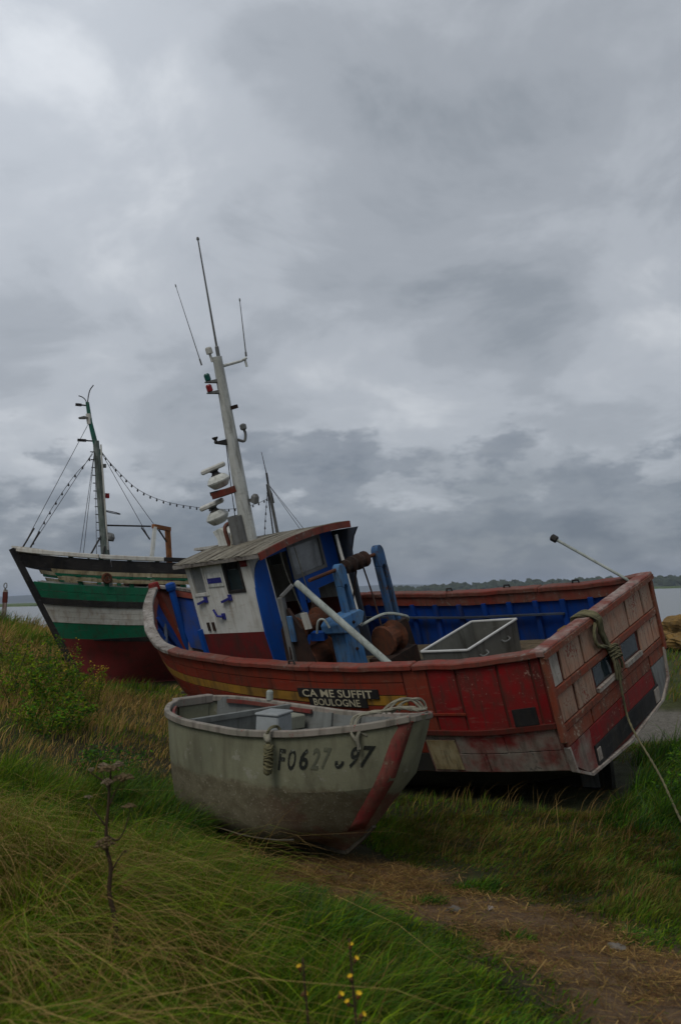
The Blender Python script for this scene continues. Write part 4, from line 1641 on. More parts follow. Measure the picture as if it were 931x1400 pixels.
# ------------------------------------------------------------------ small grey dinghy in front
DROT = (-0.004, 0.042, -0.71)
DM = Euler(DROT).to_matrix()
DLOC = Vector((-1.605, 9.2, .15))
din = tag(empty('dinghy', DLOC, DROT), 'small weathered grey-green dinghy with red bow stripe and black registration number', 'boat')
din.scale = (.96, .96, .96)
P_DIN = Matrix.Translation(DLOC) @ DM.to_4x4() @ Matrix.Scale(.96, 4)
DX = [0, .12, .4, .85, 1.4, 2.0, 2.5, 2.8, 2.98]
dgz = [1.17, 1.16, 1.13, 1.11, 1.11, 1.15, 1.22, 1.28, 1.33]
DH = Hull(DX, [
    [.21, .41, .635, .735, .75, .69, .49, .31, .15],
    [.20, .40, .62, .725, .74, .68, .49, .32, .17],
    [.20, .38, .585, .69, .71, .655, .47, .32, .20],
    [.16, .31, .48, .575, .595, .52, .33, .19, .10],
    [.03] * 9],
    [dgz, [z - .10 for z in dgz], [.72, .71, .69, .67, .66, .67, .70, .74, .78],
     [.20, .185, .165, .15, .145, .15, .17, .21, .26], [.16, .14, .10, .07, .05, .04, .03, .03, .03]],
    [0, .02, .18, .58, .83], 1.2)


def shell(hull, zones, nx, off, flip=False, x0=0.0, x1=None):
    mb = MB()
    x1 = hull.L if x1 is None else x1
    for side in (1, -1):
        for r0, r1, mi in zones:
            nr = max(1, int(round(3 * (r1 - r0))))
            vs, fs = [], []
            for i in range(nx + 1):
                for j in range(nr + 1):
                    vs.append(hull.pt(x0 + (x1 - x0) * i / nx, r0 + (r1 - r0) * j / nr, side, off))
            for i in range(nx):
                for j in range(nr):
                    q = (i * (nr + 1) + j, i * (nr + 1) + j + 1, (i + 1) * (nr + 1) + j + 1, (i + 1) * (nr + 1) + j)
                    fs.append(q if (side < 0) != flip else q[::-1])
            mb.add(vs, fs, mi)
    return mb


shell(DH, [(0, 2.1, 0), (2.1, 4, 1)], 36, 0).build('hull', [M_['dinghy_hull'], M_['dinghy_hull']], din, smooth=True)
shell(DH, [(0, 3.2, 0)], 30, -.028, True, .05, 2.9).build('inner_lining', M_['dinghy_inner'], din, smooth=True)
mb = MB()
so = [(DH.pt(0, r, 1).y, DH.pt(0, r, 1).z) for r in (0, 1, 2, 3, 4)]
mb.plate(so + [(-y, z) for y, z in so[::-1]], -.012, .025, lambda a, b, d: (d, a, b))
mb.build('stern_board', M_['dinghy_hull'], din)
# floor
mb = MB()
fl = []
for i in range(13):
    q_ = DH.pt(.1 + 2.3 * i / 12, 2.75, 1)
    fl.append((q_.x, max(.03, q_.y - .07)))
mb.plate(fl + [(x, -y) for x, y in fl[::-1]], .34, .36, lambda a, b, d: (a, b, d))
mb.build('floor', M_['dinghy_inner'], din)


def sweep_rail(hull, xa, xb, side, o_out, o_in, z0, z1, n, row=0.0):
    mb = MB()
    vs, fs = [], []
    for i in range(n + 1):
        x = xa + (xb - xa) * i / n
        c = hull.pt(x, row, side)
        nn = hull.nrm(x, max(row, .3), side)
        nn.z = 0
        nn.normalize()
        for p, dz in ((c + nn * o_out, z0), (c + nn * o_out, z1), (c - nn * o_in, z1), (c - nn * o_in, z0)):
            vs.append((p.x, p.y, p.z + dz))
    for i in range(n):
        for k in range(4):
            k2 = (k + 1) % 4
            fs.append((i * 4 + k, i * 4 + k2, i * 4 + 4 + k2, i * 4 + 4 + k))
    fs += [(3, 2, 1, 0), tuple(n * 4 + k for k in range(4))]
    mb.add(vs, fs)
    return mb


for side in (1, -1):
    sweep_rail(DH, 0, 2.98, side, .026, .032, -.052, .010, 60).build('gunwale', M_['dinghy_rail'], din, bevel=.008)
    sweep_rail(DH, .1, 1.1, side, -.052, .075, -.06, -.02, 16).build('inwale', M_['dinghy_red'], din)
mb = MB()
mb.span(-.045, .05, -.25, .25, 1.10, 1.19)
mb.build('stern_cap', M_['dinghy_rail'], din, bevel=.01)
mb = MB()
mb.plate([(3.02, .13), (3.02, -.13), (2.62, -.40), (2.62, .40)], 1.268, 1.328, lambda a, b, d: (a, b, d + (a - 2.98) * .25))
mb.build('breasthook', M_['dinghy_rail'], din, bevel=.01)
# blunt bow board, red stripe up its near edge, stem and keel
mb = MB()
n = 14
vs, fs = [], []
for i in range(n + 1):
    r = 4 * i / n
    a_, b_ = DH.pt(DH.L, r, -1), DH.pt(DH.L, r, 1)
    for k in range(5):
        t = k / 4
        vs.append(a_.lerp(b_, t) + Vector((.05 * 4 * t * (1 - t), 0, 0)))
for i in range(n):
    for k in range(4):
        q = i * 5 + k
        fs.append((q, q + 5, q + 6, q + 1))
mb.add(vs, fs)
mb.build('bow_board', M_['dinghy_hull'], din, smooth=True)
mb = MB()
n = 14
vs, fs = [], []
rg = random.Random(2)
for i in range(n + 1):
    t = i / n
    r = .45 + 2.5 * t
    wd = .022 + .055 * min(1, t * 1.2) + rg.uniform(-.008, .008)
    e0 = DH.pt(DH.L, r, -1)
    b_ = DH.pt(DH.L, r, 1)
    vs += [DH.pt(DH.L - wd - .03, r, -1, .0025), DH.pt(DH.L - .01, r, -1, .003), e0.lerp(b_, .03) + Vector((.010, -.002, 0)), e0.lerp(b_, .13) + Vector((.0255, 0, 0))]
for i in range(n):
    for k in range(3):
        q = i * 4 + k
        fs.append((q, q + 1, q + 5, q + 4))
mb.add(vs, fs)
o = mb.build('bow_stripe', M_['dinghy_red'], din, smooth=True)
sd = o.modifiers.new('thickness', 'SOLIDIFY')
sd.thickness = .0015
sd.offset = 0
mb = MB()
st = [DH.pt(DH.L, r, 0) + Vector((.035, 0, 0)) for r in (2.9, 3.3, 3.7, 4)] + [DH.pt(x, 4, 0) + Vector((0, 0, -.015)) for x in (2.6, 2.0, 1.4, .8, .3, .05)]
for k, (p, q) in enumerate(zip(st[:-1], st[1:])):
    mb.beam(p, q, .06, .05, up=(0, 1, 0))
mb.build('keel', M_['dinghy_bottom'], din)
# bilge strip along the bottom edge
for side in (1, -1):
    mb = MB()
    DH.patch(mb, .2, 2.3, 2.98, 3.05, 24, 1, .0, .018, side)
    mb.build('bilge_strip', M_['dinghy_bottom'], din)


def on_din(side, o=.005):
    return lambda a, b: DH.pt(a, DH.row_at(a, b, 0, 3), side, o)


fn = on_din(-1)
tl = [('F', 2.00, 2.065), ('O', 2.095, 2.17), ('6', 2.205, 2.285), ('2', 2.315, 2.38), ('7', 2.40, 2.465), ('6', 2.515, 2.595), ('9', 2.63, 2.70), ('7', 2.72, 2.81)]
for s_, x0, x1 in tl:
    zb = .815 + .10 * (x0 - 2.0)
    writing('registration', s_, x0, x1, zb, zb + .19, lambda a, b: fn(a, b), M_['letter_faded' if 2.3 < x0 < 2.45 else 'letter_black'], din, bold=.022, keep=.36 if 2.5 < x0 < 2.55 else 1.0)
fn2 = on_din(1)
writing('registration', 'FO 627697', 2.9, 2.3, .84, .98, lambda a, b: fn2(a, b), M_['letter_black'], din)

# inside: bulkhead frame, thwart, locker, knees
mb = MB()
hw = DH.pt(.78, 0, 1).y - .06
mb.beam((.78, -hw, 1.09), (.78, hw, 1.09), .06, .05)
sc_ = [(DH.pt(.78, r_, 1, -.03).y, DH.pt(.78, r_, 1, -.03).z) for r_ in (.3, 1, 2, 2.8)]
mb.plate(sc_ + [(-y_, z_) for y_, z_ in sc_[::-1]], .76, .79, lambda a, b, d: (d, a, b))
mb.build('bulkhead', M_['dinghy_inner'], din)
mb = MB()
hw = DH.pt(1.0, 1.5, 1).y - .06
mb.span(.86, 1.08, -hw, hw, .86, .895)
mb.build('thwart', M_['dinghy_inner'], din, bevel=.006)
mb = MB()
mb.span(.84, 1.06, .20, hw - .02, .90, 1.045)
mb.build('locker', M_['dinghy_side'], din, bevel=.012)
mb = MB()
hw = DH.pt(2.36, 1.4, 1).y - .09
mb.span(2.05, 2.25, -hw, hw, .90, .935)
mb.build('thwart', M_['dinghy_inner'], din, bevel=.006)
for x_ in (.5, 1.35, 1.75, 2.4):
    for side in (1, -1):
        mb = MB()
        pts = [DH.pt(x_, r, side, -.04) for r in (.3, 1, 2, 2.8)]
        for p, q in zip(pts[:-1], pts[1:]):
            mb.beam(p, q, .05, .035, up=(0, side, 0))
        mb.build('rib', M_['dinghy_inner'], din)
mb = MB()
p = DH.pt(.50, 0, 1)
mb.lathe([(.038, 0), (.038, .09), (.025, .105)], (p.x, p.y - .01, p.z + .01), (0, 0, 1), 10)
mb.build('thole_post', M_['grey_pole'], din)
for x_, y_ in ((.40, .05), (.62, -.12)):
    mb = MB()
    mb.lathe([(.03, 0), (.04, .004), (.03, .008)], (.752, y_ * 2.2, .95), (-1, 0, 0), 10)
    mb.build('drain_hole', M_['black_paint'], din)


def in_dinghy(local):
    return P_DIN @ Matrix.Translation(local)


# pale box standing in the dinghy
bx_ = MB()
bx_.box((0, 0, .125), (.25, .32, .25), jit=.004, taper=.94)
b0 = empty('storage_box')
b0.matrix_world = in_dinghy((1.28, -.05, .90)) @ Matrix.Rotation(.3, 4, 'Z')
bx_.build('body', M_['box_grey'], b0, bevel=.015)
ld = MB()
ld.box((0, 0, .262), (.255, .325, .026))
ld.build('lid', M_['box_grey'], b0, bevel=.008)
sl = MB()
sl.span(1.14, 1.42, -.60, .60, .86, .897)
sl.build('thwart', M_['dinghy_inner'], din, bevel=.006)
tag(b0, 'pale blue-grey box standing on the thwart inside the dinghy', 'box')


# ropes
def rope(pts, r, n=7, twist=True, seed=0, k=8):
    """three-strand rope along a smooth path"""
    c = smooth_curve(pts, k)
    mb = MB()
    if not twist:
        mb.tube(c, r, n)
        return mb
    out = [[], [], []]
    L_ = 0
    ref = Vector((.3, .2, 1))
    for i, p in enumerate(c):
        d = (c[min(i + 1, len(c) - 1)] - c[max(i - 1, 0)]).normalized()
        if i:
            L_ += (p - c[i - 1]).length
        s = d.cross(ref)
        if s.length < .05:
            s = d.orthogonal()
        s.normalize()
        t = d.cross(s)
        for q in range(3):
            a = L_ / (r * 7) * 2 * math.pi / 3 + q * 2.094
            out[q].append(p + (s * math.cos(a) + t * math.sin(a)) * r * .48)
    for o_ in out:
        mb.tube(o_, r * .58, 5)
    return mb


def rope_thing(name, label, paths, mat, M4, origin=(0, 0, 0)):
    """each length of rope is a part"""
    e = empty(name)
    e.matrix_world = M4 @ Matrix.Translation(origin)
    for nm, pts, r in paths:
        rope([Vector(p) - Vector(origin) for p in pts], r).build(nm, M_[mat], e, smooth=True)
    return tag(e, label, 'rope')


# bundle of rope round the dinghy's bow
rrng = random.Random(11)
paths = []
for k in range(3):
    y0 = -.12 + .04 * k
    paths.append(('coil', [(2.72 + .03 * k, y0 - .1, 1.33), (2.78 + .03 * k, y0, 1.40 + rrng.uniform(0, .04)), (2.86 + .03 * k, y0 + .12, 1.42 + rrng.uniform(0, .04)), (2.94, y0 + .18, 1.37), (2.97, y0 + .1, 1.36), (2.86, y0 - .04, 1.385), (2.76 + .02 * k, y0 - .02, 1.345)], .012))
paths.append(('loop', [(2.70, -.36, 1.16), (2.62, -.43, 1.22), (2.62, -.36, 1.315), (2.72, -.22, 1.345), (2.82, -.10, 1.375), (2.92, .02, 1.375)], .014))
paths.append(('loop', [(2.64, -.44, 1.12), (2.60, -.455, 1.19), (2.58, -.40, 1.30), (2.66, -.27, 1.34), (2.75, -.16, 1.35)], .014))
paths.append(('tail', [(2.66, -.42, 1.20), (2.655, -.44, 1.14), (2.66, -.43, 1.08), (2.665, -.43, 1.05)], .017))
rope_thing('mooring_rope', 'pale frayed rope looped over the dinghy bow', paths, 'rope_pale', P_DIN, (2.8, -.1, 1.34))

# rope fender hanging from the dinghy's near rail
fp = DH.pt(1.94, 0, -1)
fy = fp.y - .075
e = empty('rope_fender')
e.matrix_world = P_DIN @ Matrix.Translation((fp.x, fy, fp.z))
mb = MB()
mb.lathe([(.015, -.36), (.036, -.345), (.04, -.31), (.030, -.28), (.036, -.21), (.038, -.16), (.03, -.11), (.02, -.09)], (0, 0, 0), (0.02, 0, 1), 10)
mb.build('fender_body', M_['rope_olive'], e, smooth=True)
for k in range(7):
    z = -.12 - .029 * k
    rope([(.038 * math.cos(a), .038 * math.sin(a), z + .014 * math.sin(a * 2 + k)) for a in [j * math.pi / 4 for j in range(9)]], .009, k=3).build('wrapping', M_['rope_olive'], e, smooth=True)
rope([(0, 0, -.12), (-.02, -.01, -.05), (0, .0, .02), (.0, .06, .045), (0, .12, .03), (.02, .14, -.06)], .014).build('lanyard', M_['rope_olive'], e, smooth=True)
mb = MB()
mb.blob((-.01, -.005, -.05), (.038, .035, .045), seed=3, amp=.35)
mb.build('knot', M_['rope_pale'], e, smooth=True)
tag(e, 'stubby knotted rope fender hanging from the near rail of the dinghy', 'fender')

# rope over the red boat's transom, hanging down to the grass
TR = P_RED
paths = []
yk = .30
# strands lying over the cap, twisted together, and a knot
for k, (dy, dx) in enumerate(((0, 0), (.05, .01), (-.06, .0), (.10, -.01))):
    paths.append(('strand', [(.16, yk + dy * .6, 2.15), (.10, yk + dy, 2.215), (-.03, yk + dy * .8, 2.225), (-.13, yk + dy * .5 - .02, 2.16), (-.10 + dx, yk - .08 + dy * .5, 1.98), (-.085 + dx, yk - .17 + dy * .35, 1.82), (-.085 + dx, yk - .26 + dy * .3, 1.68)], .021))
paths.append(('loop', [(-.10, yk + .02, 2.12), (-.09, yk + .09, 1.98), (-.085, yk + .05, 1.86), (-.09, yk - .10, 1.80), (-.10, yk - .2, 1.76)], .022))
for k in range(4):
    z = 1.74 - .045 * k
    paths.append(('knot', [(-.07, yk - .16 - .02 * k, z), (-.13, yk - .22 - .02 * k, z + .03), (-.12, yk - .32 - .02 * k, z), (-.07, yk - .33 - .02 * k, z - .03), (-.06, yk - .22 - .02 * k, z - .02)], .022))
for dy, l in ((.05, .30), (-.04, .34), (-.13, .22), (.0, .42)):
    paths.append(('strand', [(-.09, yk - .25 + dy * .5, 1.66), (-.10, yk - .26 + dy, 1.52), (-.085, yk - .27 + dy * 1.1, 1.66 - l)], .016))
rope_thing('rope_bundle', 'olive rope bundle knotted over the transom of the red boat', paths, 'rope_olive', TR, (0, yk, 2.16))
# the single line: world-space hang from the knot to the ground
kp = TR @ Vector((-.10, yk - .27, 1.62))
gp = Vector((3.22, 8.35, 0))
gp.z = float(ground_z(gp.x, gp.y)[0]) + .02
kb = TR @ Vector((-.06, yk - .30, .80))
pts = [kp, kp.lerp(kb, .5) + Vector((-.01, -.02, 0)), kb + Vector((.0, -.06, 0)), kb.lerp(gp, .45) + Vector((.02, 0, -.04)), gp + Vector((-.1, .12, .12)), gp, gp + Vector((.25, -.2, .0))]
e = empty('hanging_line', gp)
rope([p - gp for p in pts], .015).build('line', M_['rope_olive'], e, smooth=True)
tag(e, 'single thin line hanging from the rope bundle on the transom to the grass', 'rope')

# ------------------------------------------------------------------ green and white trawler behind
GROT = (0, 0, math.atan2(-4.5, -6.9))
GLOC = (-.55, 24.5, .30)
grn = tag(empty('trawler', GLOC, GROT), 'old green, white and red wooden trawler standing beyond the red boat', 'boat')
P_GRN = Matrix.Translation(GLOC) @ Euler(GROT).to_matrix().to_4x4()
VX = [0, 1.2, 3, 5, 6.2, 7.0, 7.6, 8.0, 8.26]
vz = [2.95, 2.86, 2.84, 2.91, 2.97, 3.04, 3.11, 3.17, 3.23]
dep = [0, .09, .36, .46, .53, .62, .70, 1.06, 1.22, 1.63, 2.00, 2.45, 3.1]
yb = [1.25, 1.45, 1.55, 1.45, 1.20, .90, .58, .30, .05]
fac = [1, 1, .99, .985, .98, .97, .965, .94, .93, .88, .80, .55, .06]
ys_g = []
for k, f_ in enumerate(fac):
    row = []
    for x, y in zip(VX, yb):
        fl = f_ if x < 5 else f_ ** (1 + (x - 5) / 1.6)
        row.append(max(.045, y * fl))
    ys_g.append(row)
zs_g = []
for k, d in enumerate(dep):
    zs_g.append([z - d * (z / 3.1) for z in vz])
VH = Hull(VX, ys_g, zs_g, [1.62 * (d / 3.1) for d in dep], 5.0)
shell(VH, [(7, 8, 0), (8, 9, 1), (9, 10, 2), (10, 12, 3)], 40, 0).build('hull', [M_['black_paint'], M_['white_band'], M_['green_band'], M_['red_bottom']], grn, smooth=True)
shell(VH, [(6, 9, 0)], 30, -.07, True, .05, 8.1).build('inner_lining', M_['white_band'], grn, smooth=True)


def gband(name, r0, r1, mat, x0=.02, x1=8.2, th=.03, off=.0, cuts=None):
    for side in (1, -1):
        cc = cuts or [x0, 2.4, 4.6, 6.4, x1]
        for a_, b_ in zip(cc[:-1], cc[1:]):
            mb = MB()
            VH.patch(mb, a_ + .003, b_ - .003, r0, r1, 10, 2, off, th, side, jit=.002)
            mb.build(name, M_[mat], grn)


gband('bulwark_plank', .9, 2.0, 'black_paint')
gband('rail_plank', 2.05, 2.95, 'cream_rail', x1=7.75, cuts=[.02, 3.0, 5.3, 7.72])
gband('rail_plank', 3.1, 3.75, 'green_band', x1=7.7, cuts=[.02, 2.6, 5.0, 7.68])
gband('rail_plank', 4.1, 4.95, 'cream_rail', x1=7.7, cuts=[3.4, 5.4, 6.9, 7.66])
gband('strake', 6.04, 6.52, 'green_band', th=.02)
gband('strake', 6.55, 7.0, 'green_band', th=.02)
for r0, r1 in ((8.02, 8.34), (8.36, 8.66), (8.68, 8.98)):
    gband('strake', r0, r1, 'white_band', th=.008, x1=8.22)
gband('rubbing_strake', 7.0, 7.95, 'black_paint', th=.035, x1=8.22)
# dark wedge under the lower green band
for side in (1, -1):
    mb = MB()
    vs, fs = [], []
    n = 16
    for o in (.012, -.002):
        for i in range(n + 1):
            x = 7.4 - 7.2 * i / n
            ra = 10 - .75 * (i / n) ** .8
            vs += [VH.pt(x, ra, side, o), VH.pt(x, 10.05, side, o)]
    N = 2 * (n + 1)
    for i in range(n):
        a_ = 2 * i
        fs += [(a_, a_ + 1, a_ + 3, a_ + 2), (a_ + N, a_ + 2 + N, a_ + 3 + N, a_ + 1 + N), (a_, a_ + 2, a_ + 2 + N, a_ + N), (a_ + 1, a_ + 1 + N, a_ + 3 + N, a_ + 3)]
    mb.add(vs, fs)
    mb.build('waterline_band', M_['black_paint'], grn)
# stanchions carrying the open rail
for side in (1, -1):
    x = .4
    while x < 7.7:
        mb = MB()
        a_, b_ = VH.pt(x, .3, side, -.035), VH.pt(x, 6.6, side, -.035)
        mb.beam(a_, b_, .09, .06, up=(0, side, 0))
        mb.build('stanchion', M_['green_band'], grn)
        x += .62
# rail cap
for side in (1, -1):
    for a_, b_ in ((0, 2.6), (2.62, 5.2), (5.22, 6.6), (6.62, 8.2)):
        sweep_rail(VH, a_, b_, side, .06, .12, -.06, .04, 14).build('rail_cap', M_['white_band'] if a_ > 5 else M_['black_paint'], grn, bevel=.012)
mb = MB()
VHn = 12
st = [VH.pt(VH.L, r, 0) + Vector((.03, 0, 0)) for r in range(13)]
for p, q in zip(st[:-1], st[1:]):
    mb.beam(p, q, .13, .12, up=(0, 1, 0))
mb.build('stem_post', M_['black_paint'], grn)
mb = MB()
mb.plate([(8.30, .0), (8.05, .34), (7.6, .62), (7.6, -.62), (8.05, -.34)], 0, .05, lambda a, b, d: (a, b, 3.10 + (a - 7.6) * .2 + d))
mb.build('bow_deck_plate', M_['white_band'], grn)
mb = MB()
so = [(VH.pt(0, r, 1).y, VH.pt(0, r, 1).z) for r in range(13)]
mb.plate(so + [(-y, z) for y, z in so[::-1]], -.03, .03, lambda a, b, d: (d, a, b))
mb.build('transom', M_['green_band'], grn)
mb = MB()
dk = [(VH.pt(x, 8.3, 1).x, max(.05, VH.pt(x, 8.3, 1).y - .12)) for x in [.05 + 7.6 * i / 16 for i in range(17)]]
mb.plate(dk + [(x, -y) for x, y in dk[::-1]], 1.66, 1.72, lambda a, b, d: (a, b, d + .012 * a))
mb.build('deck', M_['deck_wood'], grn)
mb = MB()
mb.plate([(0.2, .25), (6.5, .25), (6.9, .75), (6.5, .4), (0.2, .4)][:2] + [(6.7, .6), (0.2, .55)], -.09, .09, lambda a, b, d: (a, d, b - .28))
mb.build('keel', M_['red_bottom'], grn)
# hidden wheelhouse low amidships keeps the boat whole
mb = MB()
mb.holed(-.85, .85, 1.7, 3.25, [(-.65, -.1, 2.5, 3.0), (.1, .65, 2.5, 3.0)], 0, .06, lambda a, b, d: (3.2 + d, a, b))
mb.holed(1.3, 3.2, 1.7, 3.25, [(1.7, 2.2, 2.5, 3.0)], 0, .06, lambda a, b, d: (a, .85 + d, b))
mb.holed(1.3, 3.2, 1.7, 3.25, [(1.7, 2.2, 2.5, 3.0)], 0, .06, lambda a, b, d: (a, -.85 - d, b))
mb.holed(-.85, .85, 1.7, 3.25, [], 0, .06, lambda a, b, d: (1.24 + d, a, b))
mb.span(1.1, 3.4, -1.0, 1.0, 3.25, 3.32)
mb.build('wheelhouse', M_['white_band'], grn)

# foremast
g0, g1 = Vector((6.02, 0, 1.8)), Vector((6.36, 0, 5.85))
mm = MB()
mm.tube([g0, g1], [.12, .075], 10)
gm = mm.build('foremast', M_['mast_grey'], grn)
mm = MB()
mm.tube([g1 - Vector((.06, 0, .35)), Vector((6.50, 0, 6.30)), Vector((6.57, 0, 6.78))], [.07, .055, .045], 8)
mm.build('topmast', M_['green_metal'], gm)
mm = MB()
mm.tube([(6.515, 0, 6.25), (6.55, 0, 6.50)], .062, 8)
mm.build('mast_band', M_['white_wall'], gm)
mm = MB()
mm.tube([(6.10, .10, 3.2), (6.27, .10, 5.75)], .02, 6)
mm.build('conduit', M_['white_wall'], gm)
for k in range(13):
    z = 3.3 + .19 * k
    p = g0.lerp(g1, (z - 1.8) / 4.05)
    mm = MB()
    mm.beam(p + Vector((.05, -.03, 0)), p + Vector((.15, -.03, 0)), .03, .02)
    mm.build('mast_step', M_['dark_metal'], gm)
mm = MB()
mm.tube(smooth_curve([(6.57, 0, 6.72), (6.54, 0, 6.95), (6.50, 0, 7.10), (6.42, 0, 7.22)], 4), .013, 6)
mm.build('aerial', M_['dark_metal'], gm)
mm = MB()
mm.tube(smooth_curve([(6.57, 0, 6.72), (6.62, 0, 6.84), (6.70, 0, 6.90), (6.78, 0, 6.92)], 4), .012, 6)
mm.build('aerial', M_['dark_metal'], gm)
for z, l in ((6.70, .30), (5.84, .44)):
    mm = MB()
    x_ = 6.55 if z > 6 else 6.36
    mm.beam((x_, 0, z), (x_ + l, 0, z), .03, .03)
    mm.beam((x_ + l * .55, 0, z), (x_ + l, 0, z), .06, .06)
    mm.build('spar_lamp', M_['black_paint'], gm)
mm = MB()
mm.plate([(6.56, 6.40), (6.60, 6.37), (6.74, 6.36), (6.78, 6.39), (6.66, 6.43)], -.06, .06, lambda a, b, d: (a, d, b))
mm.build('lamp_shade', M_['grey_metal'], gm)
for z, s_ in ((5.25, .07), (4.52, .09)):
    p = g0.lerp(g1, (z - 1.8) / 4.05)
    mm = MB()
    mm.box(p + Vector((-.16, 0, 0)), (s_, s_, s_ * 1.3))
    mm.beam(p, p + Vector((-.16, 0, -.02)), .03, .03)
    mm.build('deck_lamp', M_['lamp_red'] if z < 5 else M_['grey_metal'], gm)
mm = MB()
mm.tube([(6.16 - .20 * (1 - math.cos(a)), .10 * math.sin(a), 4.12 + .04 * math.cos(a)) for a in [k * math.pi / 6 for k in range(12)]], .012, 5, closed=True)
mm.build('ring', M_['dark_metal'], gm)
mm = MB()
mm.lathe([(.03, -.1), (.12, -.08), (.13, 0), (.08, .09), (.02, .1)], (6.03, .02, 3.52), (-.3, 0, 1), 10)
mm.build('bell', M_['grey_metal'], gm)
# boom strut to arch, struts at mast foot
mm = MB()
mm.tube([(6.12, 0, 3.80), (4.98, 0, 3.80)], .022, 6)
mm.build('boom', M_['dark_metal'], grn)
for a_, b_ in (((6.12, 0, 3.75), (6.62, .1, 2.9)), ((6.10, 0, 3.45), (6.34, .3, 2.85))):
    mm = MB()
    mm.tube([a_, b_], .022, 6)
    mm.build('strut', M_['dark_metal'], grn)
# rusty arch
ar = MB()
ar.beam((5.22, .30, 1.75), (4.99, .30, 3.76), .07, .10, up=(0, 1, 0))
ga = ar.build('gallows_arch', M_['white_metal'], grn)
ar = MB()
ar.beam((4.40, -.10, 1.75), (4.50, -.10, 3.72), .10, .14, up=(0, 1, 0))
ar.build('arch_post', M_['orange_rust'], ga)
ar = MB()
ar.beam((5.03, .30, 3.78), (4.45, -.10, 3.74), .10, .10)
ar.build('arch_beam', M_['orange_rust'], ga)


def wire(name, a, b, r=.007, parent=None, sag=0.0):
    a, b = Vector(a), Vector(b)
    mb = MB()
    pts = [a.lerp(b, t / 6) - Vector((0, 0, sag * 4 * (t / 6) * (1 - t / 6))) for t in range(7)]
    mb.tube(pts, r, 5)
    return mb.build(name, M_['dark_metal'], parent or grn)


for a_, b_ in (((6.56, 0, 6.22), (8.06, 0, 3.24)), ((6.40, 0, 5.62), (7.92, .1, 3.22)), ((6.38, 0, 5.7), (6.88, .7, 2.98)), ((6.38, 0, 5.7), (6.58, .75, 2.95)), ((6.36, 0, 5.7), (6.30, .8, 2.92)),
               ((6.30, 0, 5.70), (5.10, .25, 3.45)), ((6.30, 0, 5.70), (4.54, -.08, 3.42)), ((6.38, 0, 5.7), (6.5, -.95, 2.9))):
    wire('stay', a_, b_)
for a_, b_ in (((7.80, 0, 3.70), (8.06, 0, 3.24)), ((7.70, .08, 3.62), (7.92, .1, 3.22)), ((5.30, .2, 3.75), (5.10, .25, 3.45)), ((4.75, -.05, 3.72), (4.54, -.08, 3.42))):
    wire('turnbuckle', a_, b_, .02)

# mizzen mast aft
q0, q1 = Vector((1.32, 0, 3.3)), Vector((1.66, 0, 5.02))
mm = MB()
mm.tube([q0, q1], [.05, .04], 8)
qm = mm.build('mizzen_mast', M_['grey_metal'], grn)
mm = MB()
mm.tube([q1 - Vector((.02, 0, .1)), (1.70, 0, 5.32)], .03, 6)
mm.build('mast_top', M_['dark_metal'], qm)
mm = MB()
mm.tube([(1.70, 0, 5.3), (1.84, 0, 5.88)], [.014, .008], 5)
mm.build('aerial', M_['dark_metal'], qm)
mm = MB()
mm.tube([(1.68, 0, 5.0), (1.56, 0, 4.75), (1.50, 0, 4.5)], .03, 6)
mm.build('mast_hook', M_['dark_metal'], qm)
for a_, b_, r_ in (((1.70, 0, 5.0), (1.62, .25, 3.3), .022), ((1.66, 0, 5.02), (.55, .05, 3.6), .007), ((1.66, 0, 5.02), (.40, .05, 3.6), .007)):
    wire('stay', a_, b_, r_, qm)

# strings of lamps
def light_string(label, pts, n_b):
    pts = [Vector(p) for p in pts]
    c = smooth_curve(pts, 8)
    e = empty('light_string')
    e.matrix_world = P_GRN @ Matrix.Translation(pts[0])
    mb = MB()
    mb.tube([p - pts[0] for p in c], .008, 4)
    mb.build('cable', M_['black_paint'], e)
    L_ = [0]
    for a_, b_ in zip(c[:-1], c[1:]):
        L_.append(L_[-1] + (b_ - a_).length)
    base = None
    for k in range(n_b):
        s = L_[-1] * (k + .5) / n_b
        i = max(j for j in range(len(L_)) if L_[j] <= s)
        i = min(i, len(c) - 2)
        t = (s - L_[i]) / max(1e-6, L_[i + 1] - L_[i])
        p = c[i].lerp(c[i + 1], t) - pts[0]
        if base is None:
            mb = MB()
            mb.lathe([(.010, .0), (.014, -.015), (.016, -.03), (.024, -.05), (.018, -.07), (.006, -.08)], (0, 0, .01), (0, 0, 1), 7)
            base = mb.build('bulb', M_['black_paint'], e)
            o = base
        else:
            o = base.copy()
            COL.objects.link(o)
            o.parent = e
        o.location = p
    return tag(e, label, 'light string', 'strings of lamps on the trawler')


light_string('dark string of small lamps sagging between the two masts of the trawler', [(6.30, 0, 5.66), (5.85, 0, 5.17), (5.29, 0, 4.70), (4.53, 0, 4.42), (3.42, 0, 4.29), (2.69, 0, 4.31), (2.1, 0, 4.44), (1.70, 0, 4.60)], 28)
light_string('string of small lamps down the forestay to the trawler bow', [(6.44, .02, 5.52), (6.62, .02, 5.28), (6.90, .02, 4.95), (7.30, .03, 4.35), (7.65, .05, 3.74), (7.90, .1, 3.26)], 10)
light_string('string of small lamps hanging down the aft mast of the trawler', [(1.68, .02, 4.9), (1.74, .06, 4.55), (1.80, .1, 4.2), (1.86, .14, 3.7), (1.9, .18, 3.35)], 8)

